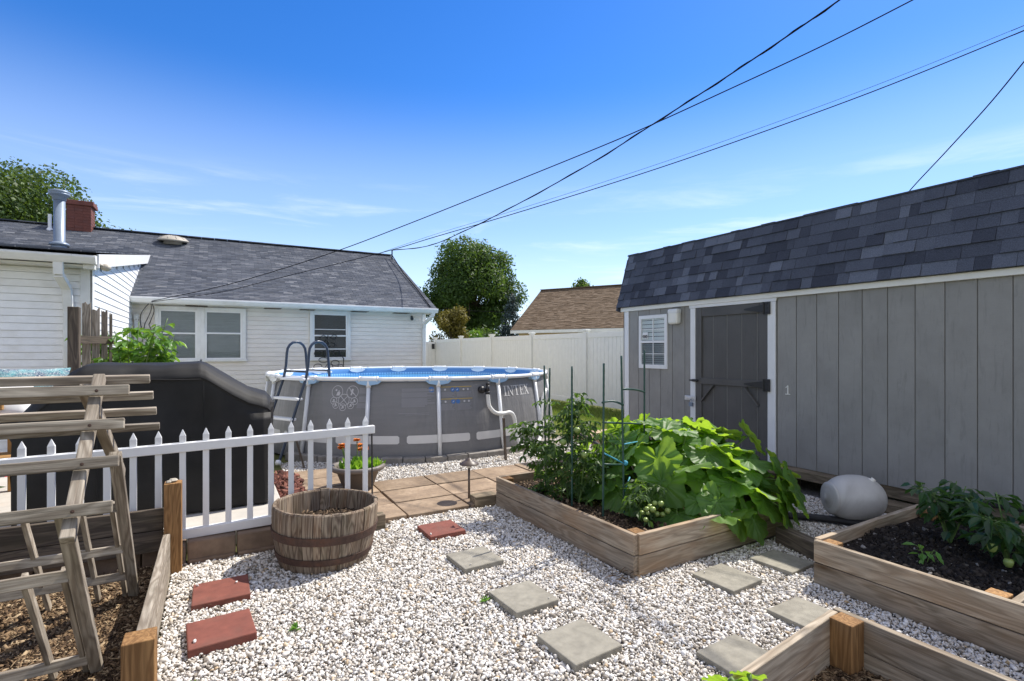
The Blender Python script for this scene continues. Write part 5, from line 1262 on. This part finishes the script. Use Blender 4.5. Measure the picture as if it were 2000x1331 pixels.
for row,sg in ((P[0],-1),(P[-1],1)):
    h=len(row)//2;Q=[]
    for k in range(h+1):
        a=row[k];b=row[len(row)-1-k];Q.append([a.lerp(b,t/6)+V(sg*(.035*math.sin(math.pi*t/6)+.012*mnoise.noise(V(a.z*4,t*.7,sg))),0,0) for t in range(7)])
    cv.grid(Q)
gl=thing('covered_grill','wide barbecue grill under a fitted black cloth cover behind the picket fence','grill cover',(-.5,5.35,.15))
o=obj('cover',cv,m['cover'],gl,smooth=True,fix=False)
q=MB()
for xx in (-.80,-.1): q.tube([V(xx,5.005+.022*mnoise.noise(V(xx*2.6,15,z*2.2)),z) for z in np.linspace(.2,1.24,12)],.005,5)
q.tube([V(x,4.998+.02*mnoise.noise(V(x*2.6,15,2.8)),1.262+.004*math.sin(x*9)) for x in np.linspace(-.88,-.12,16)],.006,5)
obj('seam_piping',q,m['cover'],gl)
q=MB()
for x in (-1.25,.25):
    for y in (5.1,5.6): q.tube([(x-.02,y,.2),(x+.02,y,.2)],.05,14)
obj('wheel',q,m['black_rubber'],gl)
# ================================================================== patio seat with pillows
so=thing('patio_bench','wooden patio bench with dark cushion at the left edge','bench',(-2.0,6.4,.15))
q=MB();q.box(-2.75,-1.62,6.1,6.75,.45,.52);obj('seat',q,m['yel_wood'],so,bevel=.01)
for x in (-2.7,-1.70):
    for y in (6.13,6.70): q=MB();q.box(x-.04,x+.04,y-.04,y+.04,.15,1.0 if y<6.3 else 1.15);obj('leg',q,m['yel_wood'],so,bevel=.006)
q=MB();q.box(-2.75,-1.62,6.72,6.76,.8,1.14);obj('backrest',q,m['dark_wood'],so)
q=MB();q.box(-2.70,-1.40,6.60,6.71,.66,1.225);obj('cushion',q,m['cushion'],so,bevel=.04)
q=MB();q.box(-2.76,-1.62,6.08,6.16,.98,1.03);obj('armrest',q,m['yel_wood'],so,bevel=.006)
def pillow(c,u,v,w,h,t,mat,name,label):
    u=Vector(u).normalized();v=Vector(v).normalized();n=u.cross(v);q=MB()
    for sg in (1,-1):
        G=[]
        for i in range(13):
            row=[]
            for j in range(13):
                a=i/6-1;b=j/6-1;k=((1-a*a)*(1-b*b))**.45;pin=1-.07*(1-abs(a))*(abs(b)>.9)-.0
                row.append(Vector(c)+u*(a*w/2*(1-.06*(1-b*b)))+v*(b*h/2*(1-.06*(1-a*a)))+n*(sg*t*k/2))
            G.append(row)
        q.grid(G,.5,[(float(i),float(j),0) for i in range(0,1) for j in range(0,1)] if False else [((i*.08),(j*.08),sg) for i in range(13) for j in range(13)])
    return tag(obj(name,q,m[mat],smooth=True,fix=False),label,'pillow')
pillow((-1.52,6.42,1.14),(1,.1,0),(0,.35,1),.56,.40,.16,'pill_p','pillow','teal patterned pillow with white scrolls on the patio bench')
pillow((-1.70,6.2,1.06),(1,.2,0),(0,.4,1),.50,.34,.16,'pill_w','pillow','plain white pillow leaning before the teal patterned one')
# ================================================================== old board fence beside the wing
ofn=thing('board_fence','short stretch of ragged grey board fence beside the left wing','fence',(-1.35,7.8,0))
q=MB();q.box(-1.474,-1.37,7.56,7.66,0,1.99);obj('post',q,m['dark_wood'],ofn,bevel=.006)
random.seed(61)
for k,(x,zt,w) in enumerate(((-1.355,2.06,.08),(-1.275,2.0,.075),(-1.20,1.985,.06),(-1.145,1.94,.03))):
    y=7.85+.05*k;mb=MB();n=5;top=[(x-w/2+w*i/n,zt+random.uniform(-.035,.02)) for i in range(n+1)]
    mb.prism([(x-w/2,y,0)]+[(a,y,b) for a,b in top]+[(x+w/2,y,0)],(0,.02,0));
    mb.u=[(p[2],p[0]*1.0+k,p[1]) for p in mb.v];obj('fence_board',mb,m['grey_wood'],ofn)
q=MB();q.beam((-1.40,7.68,1.62),(-1.13,8.02,1.62),.04,.09);q.beam((-1.40,7.68,.5),(-1.13,8.02,.5),.04,.09);obj('fence_rail',q,m['dark_wood'],ofn)
# ================================================================== trees
def crown(blobs,n,leaf,mat,name,parent,seed,flatten=1.,upb=.35):
    rg=np.random.default_rng(seed);B=np.array(blobs);vol=B[:,3]**2;idx=rg.choice(len(B),n,p=vol/vol.sum())
    d=rg.normal(size=(n,3));d/=np.linalg.norm(d,axis=1)[:,None];rad=B[idx,3]*rg.uniform(.55,1.05,n)**.6
    # break the surface into twigs
    ctr=B[idx,:3]+d*rad[:,None]*np.array([1,1,flatten])+rg.normal(size=(n,3))*leaf*.9
    nrm=d+rg.normal(size=(n,3))*.7+np.array([0,0,upb]);nrm/=np.linalg.norm(nrm,axis=1)[:,None]
    t=rg.normal(size=(n,3));t-=nrm*(t*nrm).sum(1)[:,None];t/=np.linalg.norm(t,axis=1)[:,None];b=np.cross(nrm,t)
    L=leaf*rg.uniform(.6,1.35,n)[:,None]
    v=np.stack([ctr-t*L*.6,ctr+b*L*.36+nrm*L*.06,ctr+t*L*.7-nrm*L*.12,ctr-b*L*.36+nrm*L*.06],1).reshape(-1,3)
    return finish(mesh_np(name,v,np.arange(n*4).reshape(-1,4),v,np.repeat(rg.random(n),4),4),name,m[mat],parent,False,0)
def blobset(c,r,h,n,seed,br=(.22,.36),top=1.):
    rg=random.Random(seed);out=[]
    for _ in range(n):
        while 1:
            a,b,e=rg.uniform(-1,1),rg.uniform(-1,1),rg.uniform(-1,1)
            if .25<a*a+b*b+e*e<1: break
        out.append((c[0]+a*r,c[1]+b*r,c[2]+e*h,rg.uniform(*br)*r))
    return out
def limbs(par,base,ztop,blobs,r,seed):
    rg=random.Random(seed);q=MB();b=Vector(base);h=ztop
    pts=[b+V(rg.gauss(0,.05),rg.gauss(0,.05),(h-b.z)*i/6) for i in range(7)];q.tube(pts,[r*(1.25-.16*i) for i in range(7)],10)
    for c in blobs[::3]:
        s=pts[rg.randint(2,5)];e=Vector(c[:3]);q.tube([s,s.lerp(e,.5)+V(0,0,.3),e],[r*.42,r*.28,r*.1],6)
    obj('trunk',q,m['bark'],par,smooth=True)
def tree(name,label,base,c,r,h,nb,nl,leaf,mat,seed,tr,br=(.22,.36),extra=()):
    t=thing(name,label,'tree',base);B=blobset(c,r,h,nb,seed,br)+list(extra);crown(B,nl,leaf,mat,'crown',t,seed);limbs(t,base,c[2]+h*.3,B,tr,seed);return t
tree('shade_tree','large round dark green tree standing behind the white fence and pool',(14.75,31.9,0),(14.75,31.9,5.4),2.75,2.9,50,52000,.145,'tree_b',71,.28,(.17,.44),[(12.0,33.2,4.6,1.0),(17.3,30.3,5.2,.9),(16.6,30.9,7.3,.8),(13.6,32.5,7.9,.85)])
tree('maple_tree','big leafy tree rising behind the left roof and chimney',(-9.9,39.1,0),(-9.9,39.1,7.6),5.0,3.6,60,52000,.17,'tree_a',72,.35,(.2,.33),[(-5.9,41.1,7.9,1.0),(-5.6,41.3,6.8,1.1)])
t=thing('spruce_tree','blue spruce with pointed top right of the large round tree','tree',(14.9,26.2,0));B=[]
rg=random.Random(73)
for k in range(13):
    z=.4+k*.34;rr=1.25*(1-k/13.2)+.06
    for j in range(max(3,int(9*rr))):
        a=rg.uniform(0,6.28);B.append((14.9+rr*.75*math.cos(a),26.2+rr*.75*math.sin(a),z+rg.uniform(-.1,.1),.20+.12*rr))
crown(B,9000,.11,'spruce','crown',t,73,.6);limbs(t,(14.9,26.2,0),4.8,B[::9],.09,73)
tree('golden_shrub','olive gold bushy shrub behind the fence beside the house corner',(10.5,25.1,0),(10.5,25.1,2.2),1.0,1.3,26,9000,.10,'goldsh',74,.06,(.25,.42))
tree('shade_tree','distant treetop just showing above the brown roof ridge',(27.9,35.9,0),(27.9,35.9,6.2),1.3,1.3,16,4000,.20,'tree_b',75,.15)
tree('young_tree','thin young green tree against the dark trunks behind the fence',(11.35,23.6,0),(11.35,23.6,1.9),.28,.85,12,1100,.09,'shrubl',76,.03,(.3,.5))
tree('hedge_shrub','dark green bushes filling the gap behind the white fence',(13.6,27.8,0),(13.6,27.8,1.4),1.6,1.1,22,7000,.14,'tree_b',77,.08,(.25,.4))
# ================================================================== neighbour house
nh=thing('neighbour_house','tan neighbour house with brown shingle roof behind the fence','house',(17,22,0))
A=V(12.893,22.923,2.5);du=(V(15.878,17.784,0)-V(12.893,22.923,0)).normalized();dv=V(-du.y,du.x,0)
if dv.y<0: dv=-dv
w_=3.4;rise=2.35;Lh=14
sv=(dv*w_+V(0,0,rise));nrn=du.cross(sv).normalized()
if nrn.z<0: nrn=-nrn
q=MB();B_=A+du*Lh;ra=A+sv;rb=B_+sv;q.add([A,B_,rb,ra,A+dv*w_*2,B_+dv*w_*2],[(0,1,2,3),(3,2,5,4)],val=.3)
roof_tabs(q,A,du,sv,nrn,Lh,int(sv.length/.10),.10,.24,.012,.005,valf=lambda:random.random());q.beam(ra+V(0,0,.02),rb+V(0,0,.02),.2,.05)
obj('roof',q,m['roofn'],nh,fix=False)
q=MB();i=dv*.35;a=A+i+du*.3-V(0,0,.1);b=B_+i-V(0,0,.1)
for k in range(13):
    z0=.0+.2*k;z1=min(z0+.2,2.42)
    if z1>z0: q.add([(a.x,a.y,z0)-dv.xyz*.012 if False else (a.x-dv.x*.012,a.y-dv.y*.012,z0),(b.x-dv.x*.012,b.y-dv.y*.012,z0),(b.x,b.y,z1),(a.x,a.y,z1)],[(0,1,2,3)])
e=a+dv*(2*w_-.7);q.add([(a.x,a.y,0),(e.x,e.y,0),(e.x,e.y,2.42),((a.x+e.x)/2,(a.y+e.y)/2,2.3+rise),(a.x,a.y,2.42)],[(0,1,2,3,4)])
m['tan_siding']=paint('tan siding',(.5,.38,.22),.6,.1,.1);obj('wall',q,m['tan_siding'],nh,fix=False)
q=MB();q.beam(A+V(0,0,-.09),B_+V(0,0,-.09),.03,.15);q.beam(A+dv*.17+V(0,0,-.15),B_+dv*.17+V(0,0,-.15),.34,.02);obj('gutter',q,m['trim'],nh)
q=MB();c=A+i+du*3.6;q.beam((c.x,c.y,2.0),(c.x+du.x*1.6,c.y+du.y*1.6,2.0),.06,.7);q.beam((c.x-du.x*.06,c.y-du.y*.06,2.05),(c.x,c.y,2.05),.09,.7);obj('window',q,m['wh_pvc'],nh)
# ================================================================== wires
def wire(pts,r,label):
    q=MB();pth=smooth_path(pts,8);q.tube(pth,r,6);return tag(obj('overhead_wire',q,m['wire'],smooth=True),label,'wire')
WA=[(4.72,15.9,4.60),(5.145,13.911,4.428),(5.34,12.048,4.459),(5.571,9.835,4.607),(5.819,7.465,4.84),(5.974,5.984,5.066),(6.085,4.921,5.237),(6.175,4.063,5.395),(6.249,3.356,5.543),(6.306,2.809,5.69),(6.4,1.6,6.0),(6.75,-3.,7.3),(7.0,-9.,9.2)]
wire(WA,.010,'black overhead cable rising from the right end of the house roof');
q=MB();pth=smooth_path(WA,8);q.tube([p+V(.014*math.cos(i*.9),0,.014*math.sin(i*.9)) for i,p in enumerate(pth)],.005,5);tag(obj('support_wire',q,m['wire']),'thin wire twisted round the cable from the roof end','wire')
WB=[(-1.166,12.30,2.44),(0.039,10.622,2.631),(0.784,9.569,2.805),(1.629,8.374,3.046),(2.414,7.265,3.328),(3.359,5.929,3.695),(4.071,4.923,3.979),(4.421,4.428,4.133),(4.805,3.885,4.321),(5.37,3.086,4.605),(5.82,2.449,4.869),(6.08,2.082,5.034),(6.6,1.3,5.4),(9.6,-3.2,7.3),(13,-9.,9.6)]
wire(WB,.0065,'black overhead wire from the left gutter crossing the roof end cable high up')
WC=[(-1.166,12.30,2.43),(0.04,10.741,2.543),(0.94,9.558,2.728),(2.186,7.921,2.992),(2.766,7.159,3.153),(3.505,6.188,3.357),(4.356,5.069,3.613),(5.085,4.112,3.862),(5.999,2.91,4.22),(6.751,1.923,4.574),(6.972,1.631,4.686),(10.2,-2.6,6.3),(15,-9.,9.)]
wire(WC,.0055,'lowest long black wire sloping from the left gutter to the right edge')
WD=[(2.186,7.921,2.995),(2.766,7.159,3.19),(3.505,6.188,3.399),(4.356,5.069,3.664),(5.085,4.112,3.916),(5.999,2.91,4.274),(6.751,1.923,4.623),(6.972,1.631,4.734),(10.2,-2.6,6.36),(15,-9.,9.1)]
wire(WD,.0022,'hair thin wire running just above the lowest long wire')
wire([(11.9,5.4,4.2),(11.572,4.938,4.544),(10.994,4.116,4.958),(10.492,3.403,5.33),(10.126,2.884,5.66),(9.772,2.381,6.006),(8.2,.2,7.5),(6,-3,9.6)],.010,'short black wire dropping behind the shed roof at the upper right')
wire([(10.56,26.198,3.762),(12.12,25.315,3.60),(14.041,24.227,3.514)],.012,'pale distant cable in front of the large tree')
# ================================================================== light, sky, camera
EL=R(53);AZ=R(10)   # sun towards +x and a little +y
S=V(math.cos(EL)*math.cos(AZ),math.cos(EL)*math.sin(AZ),math.sin(EL))
sl_=bpy.data.lights.new('sun','SUN');sl_.energy=4.8;sl_.angle=R(.55);sl_.color=(1,.945,.86)
so_=bpy.data.objects.new('sun',sl_);COL.objects.link(so_);so_.rotation_euler=S.to_track_quat('Z','Y').to_euler()
wd=bpy.data.worlds.new('World');sc.world=wd;wd.use_nodes=True;nt=wd.node_tree;nt.nodes.clear()
def wn(t,**k):
    n=nt.nodes.new(t)
    for a,b in k.items(): setattr(n,a,b)
    return n
sky=wn('ShaderNodeTexSky',sky_type='NISHITA',sun_disc=False,sun_elevation=EL,sun_rotation=math.pi/2-AZ,altitude=0,air_density=1.0,dust_density=.15,ozone_density=3.2)
hsv=wn('ShaderNodeHueSaturation');hsv.inputs['Saturation'].default_value=1.36;hsv.inputs['Hue'].default_value=.512;hsv.inputs['Value'].default_value=1.0
tc=wn('ShaderNodeTexCoord');lk=nt.links.new
def ramp_(src,stops):
    r=wn('ShaderNodeValToRGB');e=r.color_ramp.elements
    while len(e)<len(stops): e.new(.5)
    for x,(p,c) in zip(e,stops): x.position=p;x.color=(c,c,c,1)
    r.color_ramp.interpolation='EASE';lk(src,r.inputs[0]);return r.outputs[0]
def mth(op,a,b):
    n=wn('ShaderNodeMath',operation=op)
    for k,v in ((0,a),(1,b)):
        if isinstance(v,float): n.inputs[k].default_value=v
        else: lk(v,n.inputs[k])
    return n.outputs[0]
def mixc(f,a,col):
    n=wn('ShaderNodeMix',data_type='RGBA');lk(f,n.inputs[0]);lk(a,n.inputs[6]);n.inputs[7].default_value=(*col,1);return n.outputs[2]
sx=wn('ShaderNodeSeparateXYZ');lk(tc.outputs['Generated'],sx.inputs[0]);ez=sx.outputs[2]
def nois(scale,rot,sc2,det,dist,rough=.62):
    mp=wn('ShaderNodeMapping');mp.inputs['Scale'].default_value=scale;mp.inputs['Rotation'].default_value=rot;lk(tc.outputs['Generated'],mp.inputs[0])
    nz=wn('ShaderNodeTexNoise');nz.inputs['Scale'].default_value=sc2;nz.inputs['Detail'].default_value=det;nz.inputs['Roughness'].default_value=rough;nz.inputs['Distortion'].default_value=dist;lk(mp.outputs[0],nz.inputs[0]);return nz.outputs[0]
lk(sky.outputs[0],hsv.inputs['Color'])
# pale summer haze low down, thin wisps above the roofs, a veil added out of view, overhead and behind the viewer, to fill the shade
c1=mixc(ramp_(ez,[(0,.84),(.10,.58),(.24,.30),(.46,.0)]),hsv.outputs[0],(4.7,5.6,7.1))
wisp=mth('MULTIPLY',ramp_(nois((1.2,1.2,10),(.04,.06,.5),2.3,9,.5),[(.48,0),(.76,1)]),ramp_(ez,[(.04,.25),(.14,.42),(.24,.36),(.32,0)]))
c2=mixc(wisp,c1,(6.6,6.9,7.2))
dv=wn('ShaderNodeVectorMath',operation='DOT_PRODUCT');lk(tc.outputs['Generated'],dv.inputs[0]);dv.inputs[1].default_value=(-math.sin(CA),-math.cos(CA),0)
fill_veil=mth('MAXIMUM',ramp_(ez,[(.62,0),(.86,.62)]),ramp_(dv.outputs['Value'],[(.1,0),(.55,.6)]))
fill_veil=mth('MULTIPLY',fill_veil,ramp_(nois((1,1,1.6),(0,0,0),2.0,7,.3,.55),[(.25,.55),(.7,1)]))
c3=mixc(fill_veil,c2,(6.4,6.1,5.6))
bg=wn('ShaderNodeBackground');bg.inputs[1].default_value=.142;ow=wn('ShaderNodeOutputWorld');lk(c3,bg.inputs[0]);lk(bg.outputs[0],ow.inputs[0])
cam=bpy.data.cameras.new('camera');co=bpy.data.objects.new('camera',cam);COL.objects.link(co)
cam.sensor_width=36;cam.lens=36*1015/2000;cam.shift_y=18.5/2000;cam.clip_end=1500;cam.clip_start=.05
co.location=(0,0,1.5);co.rotation_euler=(R(90),0,-CA);sc.camera=co
sc.view_settings.view_transform='Standard';sc.view_settings.look='None';sc.view_settings.exposure=.5;sc.view_settings.gamma=1
sc.cycles.max_bounces=8;sc.cycles.transparent_max_bounces=12
